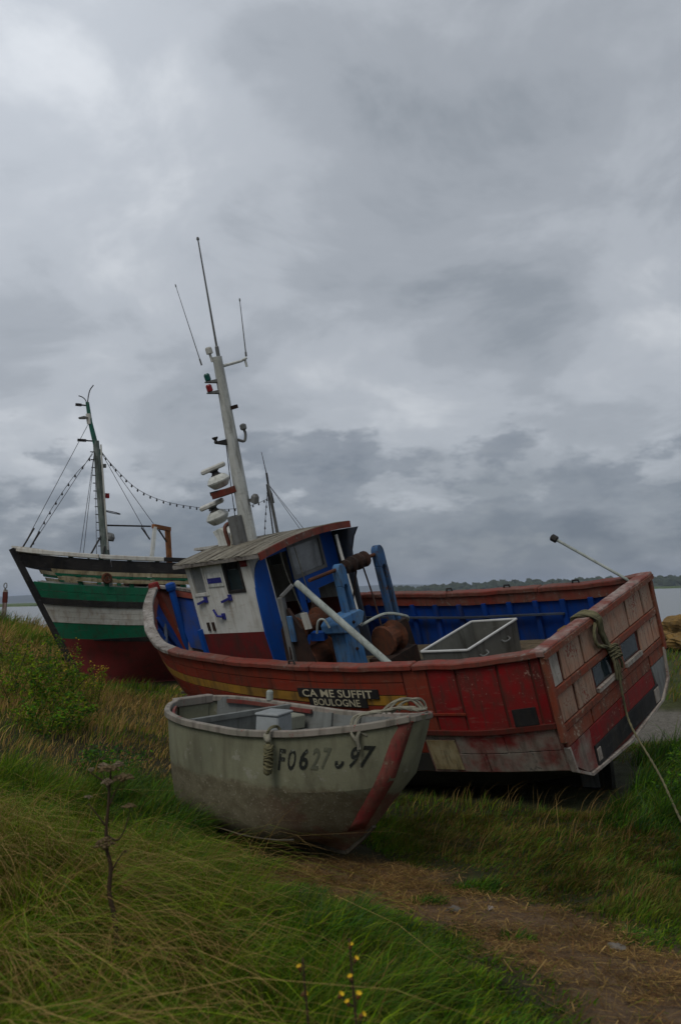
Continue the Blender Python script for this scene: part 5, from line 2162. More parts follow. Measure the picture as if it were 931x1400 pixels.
# heap of nets on the foredeck, anchor wheel
net = MB()
rr = random.Random(5)
for k in range(16):
    net.blob((rr.uniform(-.8, .8), rr.uniform(-.35, .3), rr.uniform(.1, .62)), (rr.uniform(.16, .34), rr.uniform(.15, .3), rr.uniform(.10, .2)), seed=k, amp=.4, n=9, m=6)
o = net.build('net_heap', M_['rust_dark'], None, smooth=False)
o.matrix_world = P_GRN @ Matrix.Translation((5.3, .25, 1.84))
tag(o, 'heap of dark nets and gear behind the open rail of the trawler', 'nets')
wl = MB()
wl.tube([(0.10 * math.cos(a), 0, .10 * math.sin(a)) for a in [k * math.pi / 8 for k in range(16)]], .028, 6, closed=True)
for a in (0, math.pi / 3, 2 * math.pi / 3):
    wl.beam((.09 * math.cos(a), 0, .09 * math.sin(a)), (-.09 * math.cos(a), 0, -.09 * math.sin(a)), .03, .03, up=(0, 1, 0))
o = wl.build('capstan_wheel', M_['rust'], grn)
o.location = VH.pt(6.55, 3.6, 1, .06)

# ------------------------------------------------------------------ small things about the place
def gz1(x, y):
    return float(ground_z(x, y)[0])


# weathered post on the bank
px_, py_ = -11.22, 29.2
pz_ = gz1(px_, py_)
e = empty('wooden_post', (px_, py_, pz_ - .1))
mb = MB()
mb.box((0, 0, .62), (.14, .14, 1.24), jit=.008, taper=.88)
mb.build('shaft', M_['post_wood'], e, bevel=.02)
mb = MB()
mb.box((0, 0, .98), (.150, .150, .36))
mb.build('red_band', M_['red_dark'], e, bevel=.01)
mb = MB()
mb.tube([(.05 * math.cos(a) , -.075, 1.36 + .09 * math.sin(a)) for a in [k * math.pi / 5 for k in range(10)]], .018, 5, closed=True)
mb.beam((0, -.06, 1.2), (0, -.07, 1.3), .05, .03)
mb.build('eye_bolt', M_['grey_metal'], e)
e.rotation_euler = (0, .05, .2)
tag(e, 'weathered white and red mooring post alone on the left bank', 'post')

# ochre boulders on the far creek bank, right edge
BOUL = [
    ((10.62, 28.3), (.62, .5, .42), 'rounded ochre boulder highest of the pile on the creek bank', .55, 'ochre_stone'),
    ((11.75, 28.4), (.6, .5, .46), 'pale grey-topped boulder at the right edge of the creek bank pile', .45, 'grey_stone'),
    ((10.55, 27.2), (.75, .5, .36), 'long low ochre boulder below the highest one', .12, 'ochre_stone'),
    ((11.7, 27.0), (.62, .5, .38), 'blunt ochre boulder at the right foot of the pile', .08, 'ochre_stone'),
    ((9.85, 27.7), (.45, .4, .32), 'small ochre boulder at the left end of the creek bank pile', .22, 'ochre_stone'),
    ((12.6, 27.8), (.7, .55, .5), 'big ochre boulder beyond the right end of the pile', .25, 'ochre_stone'),
]
for i, ((x, y), r, lab, dz, mt) in enumerate(BOUL):
    mb = MB()
    r = tuple(q * .8 for q in r)
    mb.blob((0, 0, r[2] * .7), r, seed=40 + i, n=18, m=12, amp=.45)
    o = mb.build('boulder', M_[mt], None, smooth=False)
    o.location = (x, y, gz1(x, y) + dz * .75)
    tag(o, lab, 'boulder', 'boulders on the creek bank')

# driftwood and stones on the straw
for i, (x, y, s, lab, mt) in enumerate([
        (.70, 6.18, .035, 'pale bluish stone lying on the straw path', 'grey_stone'),
        (.97, 6.35, .022, 'tiny white shell on the straw near the pale stone', 'pale_wood'),
        (1.55, 5.35, .04, 'flat grey stone half sunk in the straw at the right', 'grey_stone')]):
    mb = MB()
    mb.blob((0, 0, s * .25), (s * 1.5, s, s * .5), seed=60 + i, amp=.35)
    o = mb.build('stone' if i != 1 else 'shell', M_[mt], None, smooth=False)
    o.location = (x, y, gz1(x, y) + .015)
    o.rotation_euler = (0, 0, i * 1.1)
    tag(o, lab, 'stone' if i != 1 else 'shell')

# ------------------------------------------------------------------ vegetation
PAL = {
    'green': (0.078, 0.185, 0.010), 'dark': (0.036, 0.095, 0.013), 'lime': (0.165, 0.240, 0.009), 'olive': (0.122, 0.128, 0.014),
    'straw': (0.320, 0.210, 0.074), 'tan': (0.225, 0.142, 0.046), 'rust': (0.140, 0.074, 0.028), 'blue': (0.042, 0.092, 0.034)}
for k in PAL:
    PAL[k] = np.array(PAL[k])


def to_local(Minv, x, y, z):
    p = np.column_stack([x, y, z, np.ones(len(x))])
    return p @ np.array(Minv).T


RED_INV = P_RED.inverted()
DIN_INV = P_DIN.inverted()
GRN_INV = P_GRN.inverted()
rx_ = np.array(RX)
ry_ = np.array(RH.ys[4])
dx_ = np.array(DX)
dy_ = np.array(DH.ys[3])
vx_ = np.array(VX)
vy_ = np.array(VH.ys[10])


def free(x, y, pad=0.0):
    """True where no hull stands"""
    z = np.zeros(len(x))
    ok = np.ones(len(x), bool)
    for inv, xs, ys, lo, cut in ((RED_INV, rx_, ry_, -.05, 1.0), (DIN_INV, dx_, dy_, -.02, .35), (GRN_INV, vx_, vy_, -.05, 1.2)):
        l = to_local(inv, x, y, z)
        hb = np.interp(l[:, 0], xs, ys, left=0, right=0)
        ok &= ~((l[:, 0] > lo - pad) & (l[:, 0] < xs[-1] - cut + pad) & (np.abs(l[:, 1]) < hb + pad))
    return ok


def blades(name, x, y, h, w, lean, az, bend, cols, label, mat='blade', seg=3, droop=0.35, clump=4.5, stray=1.0):
    """one mesh of grass blades; lean = horizontal reach / height, az = direction of lean"""
    n = len(x)
    # blades grow in tufts that share a height, a lie and a shade
    f_ = clump
    q = vnoise(x * f_, y * f_, 101)
    q2 = vnoise(x * f_ * 2.1 + 9, y * f_ * 2.1, 102)
    h = h * (.45 + 1.1 * vnoise(x * f_ * .8 + 3, y * f_ * .8, 103))
    az = az + ((q - .5) * 2.4 + (q2 - .5) * 1.2) * stray
    lean = lean * (.45 + 1.1 * q2)
    cols = cols * (.72 + .56 * vnoise(x * f_ * .7 + 5, y * f_ * .7, 104))[:, None]
    z = ground_z(x, y) - .01
    fa = rng.uniform(0, 2 * np.pi, n)
    wx, wy = np.cos(fa) * w, np.sin(fa) * w
    V = np.empty((n, 2 * seg + 1, 3), np.float32)
    Cc = np.empty((n, 2 * seg + 1, 3), np.float32)
    for k in range(seg + 1):
        s = k / seg
        hx = lean * h * s ** bend
        hz = h * s * (1 - droop * np.minimum(lean, 1.6) * s * s)
        cx_, cy_, cz_ = x + np.cos(az) * hx, y + np.sin(az) * hx, z + hz
        ww = (1 - s) ** .6 if k < seg else 0
        tone = .62 + .5 * s
        if k < seg:
            V[:, 2 * k] = np.column_stack([cx_ - wx * ww, cy_ - wy * ww, cz_])
            V[:, 2 * k + 1] = np.column_stack([cx_ + wx * ww, cy_ + wy * ww, cz_])
        else:
            V[:, 2 * k] = np.column_stack([cx_, cy_, cz_])
    Cc[:] = cols[:, None, :]
    # some blades have dried at the tip, some are pale at the sheath
    dry = (rng.uniform(0, 1, n) < .4)[:, None] * rng.uniform(.2, .8, n)[:, None]
    Cc[:, 2 * seg] = cols * (1 - dry) + PAL['tan'] * dry
    Cc[:, 2 * seg - 2:2 * seg] = (cols * (1 - dry * .5) + PAL['tan'] * dry * .5)[:, None, :]
    pale = (rng.uniform(0, 1, n) < .3)[:, None] * .5
    Cc[:, 0:2] = (cols * (1 - pale) + PAL['olive'] * pale)[:, None, :]
    base = (np.arange(n) * (2 * seg + 1))[:, None]
    tris = []
    for k in range(seg - 1):
        a, b, c, d = 2 * k, 2 * k + 1, 2 * k + 3, 2 * k + 2
        tris += [(a, b, c), (a, c, d)]
    tris.append((2 * seg - 2, 2 * seg - 1, 2 * seg))
    F = (base[:, :, None] + np.array(tris)[None]).reshape(-1, 3)
    o = fast_mesh(name, V.reshape(-1, 3), F, MATS[mat], Cc.reshape(-1, 3), smooth=True)
    return tag(o, label, 'grass', kind='stuff')


def scatter(n, y0, y1, x_lo=None, x_hi=None, power=1.0):
    """random spots in the wedge of ground before the camera, with margin"""
    y = y0 + (y1 - y0) * rng.uniform(0, 1, n) ** power
    half = .42 * y + 1.0
    x = rng.uniform(-1, 1, n) * half
    k = np.ones(n, bool)
    if x_lo is not None:
        k &= x > x_lo
    if x_hi is not None:
        k &= x < x_hi
    return x[k], y[k]


def tint(n, names, weights, jit=.25, mask=None):
    idx = rng.choice(len(names), n, p=np.array(weights) / sum(weights))
    c = np.array([PAL[k] for k in names])[idx]
    return c * rng.uniform(1 - jit, 1 + jit, n)[:, None]


WIND = 0.0   # blowing towards +x


def near_path(x, y):
    """grass is trodden short beside the straw path"""
    return .32 + .68 * np.clip((path_dist(x, y) - 1.1) / 1.3, 0, 1)


def lush(x, y):
    return fbm(x * .55, y * .55, 31, 3)


# 1 meadow grass, near
x, y = scatter(150000, 2.6, 9.5, power=.8)
k = free(x, y, .02) & (rng.uniform(0, 1, len(x)) > path_mask(x, y) * 1.05)
x, y = x[k], y[k]
L_ = lush(x, y)
left = np.clip((.1 - x - .1 * y) / 1.5, 0, 1)
h = (.10 + .24 * L_) * (1 + .35 * left) * rng.uniform(.55, 1.25, len(x)) * near_path(x, y)
cols = tint(len(x), ['green', 'dark', 'lime', 'olive', 'tan'], [6, 2.2, 3.4, 1.0, .4])
yl = (left * np.clip((6.5 - y) / 2.5, 0, 1))[:, None] * rng.uniform(0, 1, len(x))[:, None]
cols = cols * (1 - yl * .6) + PAL['lime'] * 1.15 * yl * .6
rt_ = (np.clip((x - .25) / .5, 0, 1) * np.clip((y - 5.6) / .8, 0, 1))[:, None]
cols = cols * (1 - rt_) + tint(len(x), ['olive', 'tan', 'dark', 'rust', 'green'], [3.2, 2.2, 2.4, 1.2, 1.4]) * .8 * rt_
h = h * (1 - .55 * rt_[:, 0])
blades('meadow_grass', x, y, h, .0022 + .0075 * rng.uniform(0, 1, len(x)) ** 3, rng.uniform(.3, 1.2, len(x)), WIND - .75 + rng.normal(0, .7, len(x)), 1.6, cols, 'green meadow grass round the dinghy')
# 2 long pale grass swept over on the bank at left
x, y = scatter(60000, 2.4, 7.6, x_hi=.2, power=.85)
k = rng.uniform(0, 1, len(x)) < np.clip((-.42 - x - .08 * (y - 4)) / .6, 0, 1) * np.clip((7.6 - y) / 1.2, 0, 1)
x, y = x[k], y[k]
h = (.34 + .25 * fbm(x * .9, y * .9, 12, 2)) * rng.uniform(.6, 1.2, len(x)) * (.45 + .55 * np.clip((np.hypot((x + .98) / .42, (y - 3.9) / .6) - .5) / .8, 0, 1))
cols = tint(len(x), ['lime', 'olive', 'green', 'tan'], [4.5, 1.8, 4.2, .5], .35)
dp_ = np.clip((fbm(x * 1.3 + 2, y * .9, 52, 3) - .54) * 7, 0, 1)[:, None] * (rng.uniform(0, 1, len(x)) < .65)[:, None]
cols = cols * (1 - dp_) + tint(len(x), ['tan', 'olive', 'lime', 'straw'], [2.0, 2.4, 3, 1.6]) * dp_
blades('long_grass', x, y, h, .0018 + .0052 * rng.uniform(0, 1, len(x)) ** 3, rng.uniform(.5, 1.4, len(x)), WIND - .95 + rng.normal(0, .45, len(x)), 1.7, cols, 'long fine grass swept over by the wind on the left bank', seg=4, droop=.42, stray=.55)
# 3 dry seed stalks over it
x, y = scatter(17000, 2.4, 7.4, x_hi=.1)
k = rng.uniform(0, 1, len(x)) < np.clip((-.35 - x - .10 * (y - 4)) / .8, 0, 1) * (.25 + .9 * (fbm(x * 1.1, y * 1.1, 44, 2) > .5))
x, y = x[k], y[k]
h = rng.uniform(.42, .82, len(x))
cols = tint(len(x), ['straw', 'tan', 'lime', 'rust'], [4.5, 3, 2, .5]) * 1.35
blades('dry_stalks', x, y, h, rng.uniform(.002, .0034, len(x)), rng.uniform(.8, 1.7, len(x)), WIND - .95 + rng.normal(0, .2, len(x)), 1.5, cols, 'dry straw-coloured stalks bent over on the left bank', seg=5, droop=.40, stray=.3)
# 4 lush dark clumps by the dinghy and under the stern
cl_x, cl_y, cl_h = [], [], []
for cx_, cy_, rad, n, hh in [(-1.75, 7.9, .55, 3600, .40), (-1.2, 7.5, .45, 3000, .34), (-.75, 7.45, .3, 1600, .26), (-2.1, 8.9, .5, 2600, .42), (-1.0, 6.6, .6, 3200, .30), (-.3, 5.9, .5, 2600, .26), (.15, 5.2, .5, 2600, .26), (-2.4, 10.2, .6, 2400, .42),
                            (3.3, 9.2, .6, 3200, .42), (3.9, 10.2, .8, 3600, .55), (4.6, 9.4, .8, 3200, .45), (2.9, 8.9, .4, 1400, .24), (4.4, 11.4, .9, 3200, .55), (5.3, 11.0, .9, 2600, .55), (3.5, 8.3, .5, 1600, .24), (.62, 5.75, .2, 700, .16), (.55, 6.55, .16, 420, .3), (1.0, 5.55, .13, 300, .3), (.2, 6.15, .22, 700, .3), (1.75, 5.6, .18, 420, .3), (-.35, 6.75, .2, 520, .3), (.95, 7.0, .2, 500, .3), (2.9, 7.2, .5, 1100, .2), (.35, 4.3, .5, 2400, .2)]:
    a_ = rng.uniform(0, 2 * np.pi, n)
    r_ = rad * np.sqrt(rng.uniform(0, 1, n))
    cl_x.append(cx_ + r_ * np.cos(a_))
    cl_y.append(cy_ + r_ * np.sin(a_))
    cl_h.append(hh * (1 - .45 * (r_ / rad) ** 2) * rng.uniform(.55, 1.15, n))
x, y, h = np.concatenate(cl_x), np.concatenate(cl_y), np.concatenate(cl_h)
k = free(x, y, .03) & (rng.uniform(0, 1, len(x)) > path_mask(x, y) * .45)
x, y, h = x[k], y[k], h[k] * near_path(x[k], y[k])
cols = tint(len(x), ['dark', 'green', 'blue', 'olive'], [4, 4, 2, .6])
blades('grass_tussocks', x, y, h, rng.uniform(.0035, .0065, len(x)), rng.uniform(.3, 1.2, len(x)), WIND - .5 + rng.normal(0, .8, len(x)), 1.7, cols, 'lush dark tussocks beside the dinghy and below the red stern', seg=4)
# 5 right-hand rough grass, olive, with pale seed heads
x, y = scatter(75000, 4.8, 15.5, x_lo=.5)
k = free(x, y, .02) & (rng.uniform(0, 1, len(x)) > path_mask(x, y) * 1.05)
x, y = x[k], y[k]
h = (.12 + .20 * lush(x * 1.3, y * 1.3)) * rng.uniform(.55, 1.25, len(x)) * near_path(x, y) * np.where(y > 8.2, .72, 1.0)
dryn = fbm(x * .9 + 7, y * .9, 17, 3)[:, None]
cols = tint(len(x), ['green', 'olive', 'dark', 'tan', 'rust'], [2.6, 3.4, 2.6, 1.2, .7]) * .85
h = h * (.62 + .38 * np.clip((x - .33 * y) / .6, 0, 1))
cols = cols * (1 - .35 * np.clip((dryn - .45) * 4, 0, 1)) + PAL['tan'] * .3 * np.clip((dryn - .45) * 4, 0, 1)
blades('rough_grass', x, y, h, rng.uniform(.003, .006, len(x)), rng.uniform(.5, 1.4, len(x)), WIND - .45 + rng.normal(0, .5, len(x)), 1.5, cols, 'rough olive grass in front of the red stern')
x, y = scatter(5000, 7.4, 10.3, x_lo=.8, x_hi=4.6)
k = free(x, y, .05) & (fbm(x * 1.3, y * 1.3, 71, 2) > .48)
x, y = x[k][:320], y[k][:320]
cols = tint(len(x), ['straw', 'tan', 'rust'], [3, 3, 1.5]) * .95
blades('seed_stalks', x, y, rng.uniform(.22, .42, len(x)), rng.uniform(.002, .0034, len(x)), rng.uniform(.35, .9, len(x)), WIND + rng.normal(0, .35, len(x)), 2.2, cols, 'pale seed stalks standing against the dark hull bottom', seg=4)
# 6 far meadow to the left and round the trawler
x, y = scatter(90000, 9.2, 30, x_hi=2.6, power=.75)
k = free(x, y, .04)
x, y = x[k], y[k]
dr = fbm(x * .35 + 3, y * .35, 23, 3)
h = (.12 + .20 * lush(x * .8, y * .8)) * rng.uniform(.6, 1.3, len(x)) * (1 + .6 * np.clip((-4 - x) / 3, 0, 1))
cg = tint(len(x), ['green', 'olive', 'dark', 'lime'], [4, 3, 2, 1])
cd = tint(len(x), ['tan', 'straw', 'olive', 'rust'], [3, 2.6, 2, .5]) * 1.45
mixf = np.clip((dr - .42) * 6 + np.clip((y - 18) / 8, 0, 1) * 1.0 + .35 * (y < 13), 0, 1)[:, None]
mixf = mixf * np.where((x > -1.3) & (y < 17), .15, 1.0)[:, None]
h *= np.where((x > -1.3) & (y < 17), .6, 1.0)
h *= np.where((y < 13.5) & (x < -1.2), .7, 1.0)
cols = np.where(rng.uniform(0, 1, len(x))[:, None] < mixf, cd, cg)
blades('far_meadow_grass', x, y, h, rng.uniform(.004, .008, len(x)) * (y / 14), rng.uniform(.2, .9, len(x)), WIND + rng.normal(0, .7, len(x)), 1.6, cols, 'dry and green meadow grass round the trawler and up the left bank', clump=1.6)
# 7 marsh plants beyond the creek, right
x, y = scatter(26000, 20, 33, x_lo=3.0)
z_ = ground_z(x, y)
k = (z_ > -.62)
x, y = x[k], y[k]
cols = tint(len(x), ['olive', 'green', 'tan', 'blue'], [4, 2, 1.5, 2])
blades('marsh_grass', x, y, rng.uniform(.12, .34, len(x)), rng.uniform(.008, .016, len(x)), rng.uniform(.2, .8, len(x)), WIND + rng.normal(0, .8, len(x)), 1.5, cols, 'salt-marsh grass on the bank across the creek', clump=1.0)
# 8 dead straw lying on the path
n = 110000
y = rng.uniform(3.0, 8.2, n)
x = rng.uniform(-1.6, 2.9, n)
k = rng.uniform(0, 1, n) < path_mask(x, y) * np.clip((fbm(x * 2.6, y * 2.6, 77, 3) - .30) * 3.2, .22, 1)
x, y = x[k], y[k]
n = len(x)
a_ = rng.normal(-.5, .9, n) + (vnoise(x * 5, y * 5, 12) - .5) * 2
l_ = .02 + .13 * rng.uniform(0, 1, n) ** 2
w_ = .0009 + .0026 * rng.uniform(0, 1, n) ** 3
zt = ground_z(x, y)
ca, sa = np.cos(a_), np.sin(a_)
up = .004 + .055 * fbm(x * 4, y * 4, 66, 3) * rng.uniform(.2, 1, n)
tl_ = rng.normal(0, .28, n) * l_
V = np.stack([np.column_stack([x - ca * l_ / 2 - sa * w_, y - sa * l_ / 2 + ca * w_, zt + up - tl_ / 2]), np.column_stack([x - ca * l_ / 2 + sa * w_, y - sa * l_ / 2 - ca * w_, zt + up - tl_ / 2 + .001]),
              np.column_stack([x + ca * l_ / 2 + sa * w_, y + sa * l_ / 2 - ca * w_, zt + up + tl_ / 2]), np.column_stack([x + ca * l_ / 2 - sa * w_, y + sa * l_ / 2 + ca * w_, zt + up + tl_ / 2 + .001])], 1)
F = (np.arange(n) * 4)[:, None] + np.arange(4)[None]
cols = np.repeat(tint(n, ['straw', 'tan', 'rust', 'olive'], [1.2, 3.0, 3.6, .4], .45) * (.6 + .8 * fbm(x * 3 + 1, y * 3, 91, 3))[:, None], 4, axis=0)
tag(fast_mesh('straw_litter', V.reshape(-1, 3), F, MATS['blade'], cols, smooth=False), 'flattened dead straw on the path past the dinghy', 'straw', kind='stuff')


# ---- single plants
def leaf_cloud(name, pts, size, cols, parent, aspect=.45, mat='leaf', dirs=None):
    """pts (n,3) local positions, one small folded leaf each"""
    n = len(pts)
    d = rng.normal(0, 1, (n, 3)) if dirs is None else dirs + rng.normal(0, .45, (n, 3))
    d[:, 2] = d[:, 2] * .6
    d /= np.linalg.norm(d, axis=1)[:, None]
    s = np.cross(d, rng.normal(0, 1, (n, 3)))
    s /= np.linalg.norm(s, axis=1)[:, None] + 1e-6
    sz = size * rng.uniform(.55, 1.3, n)[:, None]
    nn = np.cross(d, s)
    P0, P1 = pts, pts + d * sz
    mid = pts + d * sz * .45 - nn * sz * .08
    V = np.stack([P0, mid + s * sz * aspect * .5 + nn * sz * .12, P1, mid - s * sz * aspect * .5 + nn * sz * .12, mid], 1)
    T = np.array([(0, 4, 1), (1, 4, 2), (0, 3, 4), (3, 2, 4)])
    F = ((np.arange(n) * 5)[:, None, None] + T[None]).reshape(-1, 3)
    return fast_mesh(name, V.reshape(-1, 3), F, MATS[mat], np.repeat(cols, 5, axis=0), smooth=False, parent=parent)


def stems_mesh(name, stems, parent, col, r0=.006):
    mb = MB()
    for s in stems:
        k = len(s)
        mb.tube(s, [r0 * (1 - .6 * i / (k - 1)) for i in range(k)], 5)
    o = mb.build(name, MATS[col], parent, smooth=True)
    return o


paint('stem_brown', (0.040, 0.026, 0.016), (0.055, 0.034, 0.02), (0.03, 0.02, 0.014), scale=9, rough=0.8)
paint('stem_green', (0.050, 0.062, 0.022), (0.062, 0.06, 0.025), (0.04, 0.035, 0.02), scale=9, rough=0.8)
paint('umbel', (0.235, 0.185, 0.125), (0.165, 0.12, 0.075), (0.30, 0.26, 0.20), scale=30, chip_at=.58, rough=0.9)
paint('umbel_dark', (0.10, 0.072, 0.035), (0.13, 0.09, 0.045), (0.06, 0.04, 0.02), scale=30, chip_at=.6, rough=0.9)
paint('petal', (0.62, 0.42, 0.02), (0.55, 0.34, 0.02), (0.40, 0.18, 0.02), scale=20, chip_at=.66, rough=0.6, dirt_amt=.1)
paint('calyx', (0.14, 0.055, 0.018), (0.09, 0.05, 0.02), (0.05, 0.03, 0.02), scale=20, rough=0.8)


def weed(name, loc, h, rad, n_st, n_leaf, names, weights, label, leaf=.05, spire=.5, aspect=.4, flowers=0):
    e = empty(name, (loc[0], loc[1], gz1(*loc) - .02))
    stems, pts = [], []
    for k in range(n_st):
        a_ = rng.uniform(0, 6.28)
        q = rad * math.sqrt(rng.uniform(0, 1))
        bx, by = q * math.cos(a_) * .55, q * math.sin(a_) * .55
        tx, ty = q * math.cos(a_) + rng.uniform(0, .12) * h, q * math.sin(a_)
        hh = h * rng.uniform(.6, 1.05) * (1 - .35 * (q / rad) ** 2)
        s = [Vector((bx, by, 0)), Vector((bx * .7 + tx * .3, by * .7 + ty * .3, hh * .4)), Vector((tx * .85 + bx * .15, ty * .85, hh * .8)), Vector((tx, ty, hh))]
        stems.append(smooth_curve(s, 3))
        m_ = int(n_leaf / n_st)
        t = rng.uniform(.12, 1, m_)
        c = stems[-1]
        for tt in t:
            p = c[min(int(tt * (len(c) - 1)), len(c) - 1)]
            sp = spire * .18 * (1.15 - tt * .75)
            pts.append((p.x + rng.normal(0, sp), p.y + rng.normal(0, sp), p.z + rng.normal(0, .03)))
    pts = np.array(pts)
    pts[:, 2] = np.maximum(pts[:, 2], .01)
    stems_mesh('stems', stems, e, 'stem_green', .007)
    leaf_cloud('foliage', pts, leaf, tint(len(pts), names, weights, .35), e, aspect)
    if flowers:
        tips = np.array([[s[-1].x, s[-1].y, s[-1].z] for s in stems])
        fp_ = tips[rng.integers(0, len(tips), flowers)] + rng.normal(0, .045, (flowers, 3))
        leaf_cloud('flowers', fp_, .035, np.tile(np.array((.55, .40, .03)), (flowers, 1)) * rng.uniform(.6, 1.1, (flowers, 1)), e, .8)['kind'] = 'stuff'
    return tag(e, label, 'weeds', 'weeds on the left bank')


G_ = ['green', 'dark', 'lime', 'olive']
weed('leafy_weed', (-5.05, 14.6), 1.05, .85, 22, 1300, G_, [4, 2, 4, 3], 'broad green leafy weeds at the foot of the left bank', .085)
weed('leafy_weed', (-4.35, 13.2), .62, .75, 20, 1300, G_, [4, 3, 2, 2], 'low dark leafy weeds nearest the trawler bow, spreading right', .075)
weed('leafy_weed', (-5.9, 15.4), 1.15, .8, 22, 1100, G_, [3, 1, 4, 4], 'tall pale green weeds at the left edge of the picture', .07)
weed('leafy_weed', (-5.75, 17.6), 1.35, .45, 9, 900, ['green', 'dark', 'olive'], [3, 3, 1], 'slender dark spire of weed against the brown bank', .06, spire=.35)
weed('flowering_weed', (-5.15, 16.7), 1.1, .3, 8, 650, ['lime', 'green', 'olive'], [3, 2, 2], 'yellow-flowered weed touching the trawler bow', .05, spire=.3, flowers=60)
weed('flowering_weed', (-4.75, 16.9), .85, .25, 7, 500, ['lime', 'green', 'olive'], [3, 2, 2], 'shorter yellow-flowered weed against the red trawler bottom', .05, spire=.3, flowers=60)
weed('dry_weed', (-6.4, 19.0), .95, .7, 24, 1100, ['tan', 'straw', 'rust', 'olive'], [3, 2, 2, 1], 'dry brown weeds on the bank left of the trawler', .05, spire=.5)
weed('dry_weed', (-8.2, 20.6), 1.0, .9, 28, 1300, ['tan', 'straw', 'olive', 'green'], [3, 2, 3, 1.5], 'dry tan and olive weeds below the mooring post', .05, spire=.5)
weed('leafy_weed', (-6.75, 16.6), 1.2, .7, 20, 900, G_, [2, 1, 3, 5], 'olive weeds between the dry and the green ones at far left', .065)
weed('leafy_weed', (-3.0, 11.2), .42, .55, 16, 900, ['dark', 'green', 'blue'], [4, 3, 2], 'low bluish weeds in front of the red boat bow', .06)
weed('leafy_weed', (4.35, 10.5), .62, .7, 20, 1700, ['green', 'dark', 'lime'], [4, 3, 1], 'rank green weeds right of the red stern', .06)
weed('leafy_weed', (5.2, 11.6), .72, .8, 22, 1700, ['green', 'dark', 'olive'], [4, 3, 1], 'taller green weeds at the right edge by the creek', .06)
weed('leafy_weed', (3.75, 9.45), .48, .5, 16, 1100, ['dark', 'green', 'blue'], [4, 3, 2], 'dark weeds under the corner of the red transom', .055)

# dead hogweed in front
hx, hy = -1.11, 4.3
hz = gz1(hx, hy)
e = empty('hogweed', (hx, hy, hz))


def lp(u, v, Y=5.0):
    """offset in metres from the foot for a shape sketched on a 1 m high sheet"""
    return Vector(((u - 158) / 279.0, (Y - 5.0), (1262 - v) / 279.0 + .18))


main = smooth_curve([lp(164, 1310), lp(160, 1262), lp(157, 1225), lp(150, 1195), lp(152, 1160), lp(147, 1140), lp(146, 1115), lp(149, 1080), lp(150, 1060), lp(152, 1040)], 4)
mb = MB()
mb.tube(main, [.014 - .009 * i / (len(main) - 1) for i in range(len(main))], 7)
stem = mb.build('stem', MATS['stem_brown'], e, smooth=True)
br = [[lp(152, 1168), lp(160, 1155), lp(168, 1143)], [lp(146, 1120), lp(160, 1128), lp(170, 1110), lp(175, 1085)], [lp(145, 1108), lp(135, 1092), lp(124, 1076)], [lp(150, 1082), lp(158, 1065), lp(168, 1048)], [lp(150, 1062), lp(143, 1050), lp(138, 1040)], [lp(152, 1050), lp(153, 1038), lp(153, 1030)], [lp(143, 1050), lp(132, 1042), lp(126, 1036)]]
for k, b_ in enumerate(br):
    mb = MB()
    c = smooth_curve([p + Vector((0, .02 * math.sin(k * 2) * i, 0)) for i, p in enumerate(b_)], 4)
    mb.tube(c, [.005 - .003 * i / (len(c) - 1) for i in range(len(c))], 5)
    mb.build('branch', MATS['stem_brown'], stem, smooth=True)


def umbel(p, r, dome, mat, n=26, seed=0):
    rr = random.Random(seed)
    mb = MB()
    foot = p - Vector((0, 0, dome * 1.6))
    for k in range(n):
        a_ = k * 2.4
        q = r * math.sqrt((k + .5) / n)
        t = p + Vector((q * math.cos(a_), q * math.sin(a_), -dome * (q / r) ** 2 + rr.uniform(-.004, .004)))
        mb.tube([foot, foot.lerp(t, .6) + Vector((0, 0, .004)), t], .0012, 4)
        mb.blob(t, (r * .2, r * .2, r * .13), seed=seed * 50 + k, n=6, m=4, amp=.4)
    return mb.build('umbel', MATS[mat], e)


for i, (u, v, r, d, mt) in enumerate([(143, 1027, .026, .012, 'umbel'), (161, 1027, .026, .014, 'umbel'), (152, 1029, .045, .018, 'umbel_dark'), (168, 1042, .05, .022, 'umbel_dark'), (124, 1034, .018, .012, 'umbel'), (150, 1046, .028, .02, 'umbel'), (122, 1068, .022, .008, 'umbel'), (175, 1083, .032, .008, 'umbel_dark'), (146, 1122, .045, .035, 'umbel_dark'), (126, 1112, .012, .008, 'umbel_dark'), (169, 1142, .012, .008, 'umbel_dark')]):
    umbel(lp(u, v, 5.0 + .03 * math.sin(i * 2.1)), r, d, mt, 12 if r < .025 else 26, i + 1)
tag(e, 'dead brown hogweed with pale umbels standing in the long grass', 'plant')


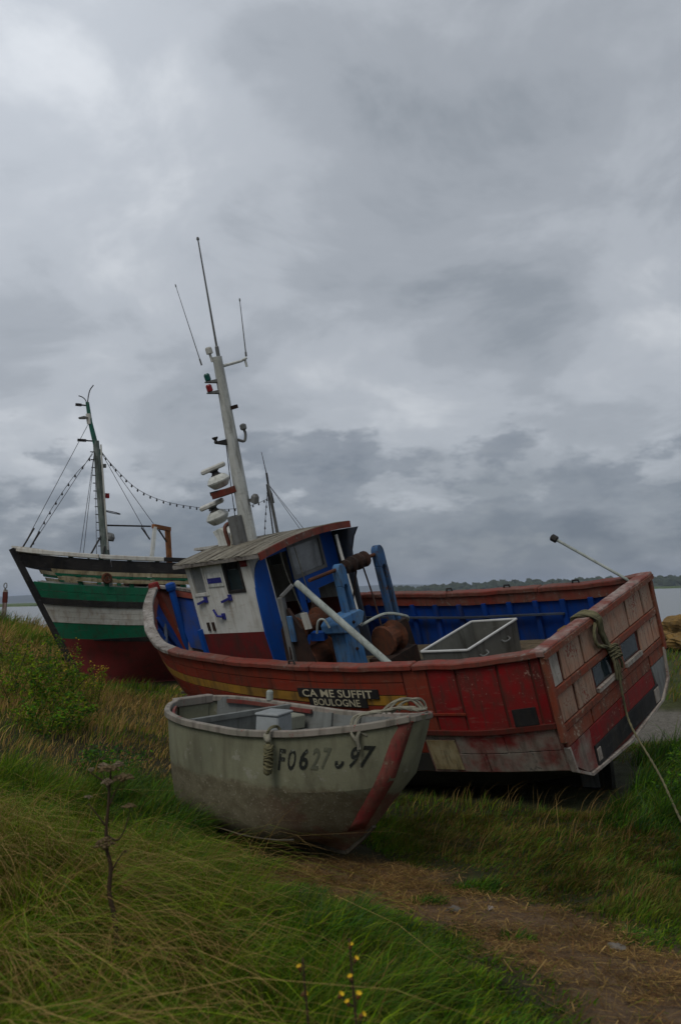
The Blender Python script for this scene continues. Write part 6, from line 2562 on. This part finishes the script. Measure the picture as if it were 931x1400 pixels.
# ragwort-like flowers, bottom
def flower_plant(x, y, h, heads, label, wob):
    z = gz1(x, y) + .075
    e = empty('yellow_flower', (x, y, z))
    c = smooth_curve([Vector((wob * .9, 0, -.1)), Vector((wob * .8, 0, 0)), Vector((wob * .4, .0, h * .35)), Vector((0.0, 0, h * .7)), Vector((-wob * .3, 0, h))], 5)
    mb = MB()
    mb.tube(c, [.0065 - .003 * i / (len(c) - 1) for i in range(len(c))], 6)
    st_ = mb.build('stem', MATS['stem_brown'], e, smooth=True)
    for i, (dx, dz, s, tilt) in enumerate(heads):
        p = Vector((dx, .01 * math.sin(i * 2.3), dz))
        j = min(range(len(c)), key=lambda q: abs(c[q].z - (dz - .03)))
        mb = MB()
        mb.tube([c[j], c[j].lerp(p, .6) - Vector((0, 0, .006)), p], .0022, 5)
        mb.build('stalk', MATS['stem_brown'], st_, smooth=True)
        mb = MB()
        ax = Vector((math.sin(tilt), -.35, math.cos(tilt))).normalized()
        mb.lathe([(.002, -.016), (s * .75, -.010), (s * .8, 0), (s * .3, .003)], p, ax, 8)
        hd = mb.build('flower_head', MATS['calyx'], e, smooth=True)
        mb = MB()
        s1 = ax.orthogonal().normalized()
        s2 = ax.cross(s1)
        for q in range(9):
            a_ = q * 2 * math.pi / 9
            dr_ = s1 * math.cos(a_) + s2 * math.sin(a_)
            sd = ax.cross(dr_)
            o0 = p + ax * .002
            mb.add([o0 + sd * s * .18, o0 - sd * s * .18, o0 + dr_ * s * .9 - sd * s * .26 + ax * s * .75, o0 + dr_ * s * 1.15 + ax * s * .95, o0 + dr_ * s * .9 + sd * s * .26 + ax * s * .75], [(0, 1, 2, 3, 4)])
        mb.build('petals', MATS['petal'], hd)
    return tag(e, label, 'flower', 'yellow flowers in the foreground')


fh = .48
flower_plant(.0, 3.25, .53, [(-.005, .505, .009, .1), (.012, .455, .009, .5), (-.008, .40, .0095, -.2), (-.045, .335, .010, .5), (.018, .335, .011, .2), (-.02, .315, .009, -.3), (.03, .265, .010, .8), (-.04, .19, .0095, -.3), (.03, .12, .009, .4)], 'tall brown-stemmed plant with several yellow flowers at the bottom edge', .03)
flower_plant(-.175, 3.38, .40, [(-.02, .365, .0095, -.3), (-.005, .27, .010, .9)], 'shorter plant with two yellow flowers left of the taller one', .025)
# reed leaves growing up the tall plant

# ------------------------------------------------------------------ damp air over the estuary
m = bpy.data.materials.new('haze')
m.use_nodes = True
nt = m.node_tree
nt.nodes.clear()
out = nt.nodes.new('ShaderNodeOutputMaterial')
pv = nt.nodes.new('ShaderNodeVolumePrincipled')
pv.inputs['Color'].default_value = (0.72, 0.82, 1.0, 1)
pv.inputs['Density'].default_value = 0.00012
nt.links.new(pv.outputs[0], out.inputs['Volume'])
mb = MB()
mb.span(-6500, 6500, -350, 9800, -3.6, 75)
hz_ = mb.build('haze', m)
tag(hz_, 'damp haze over the estuary', 'haze', kind='stuff')
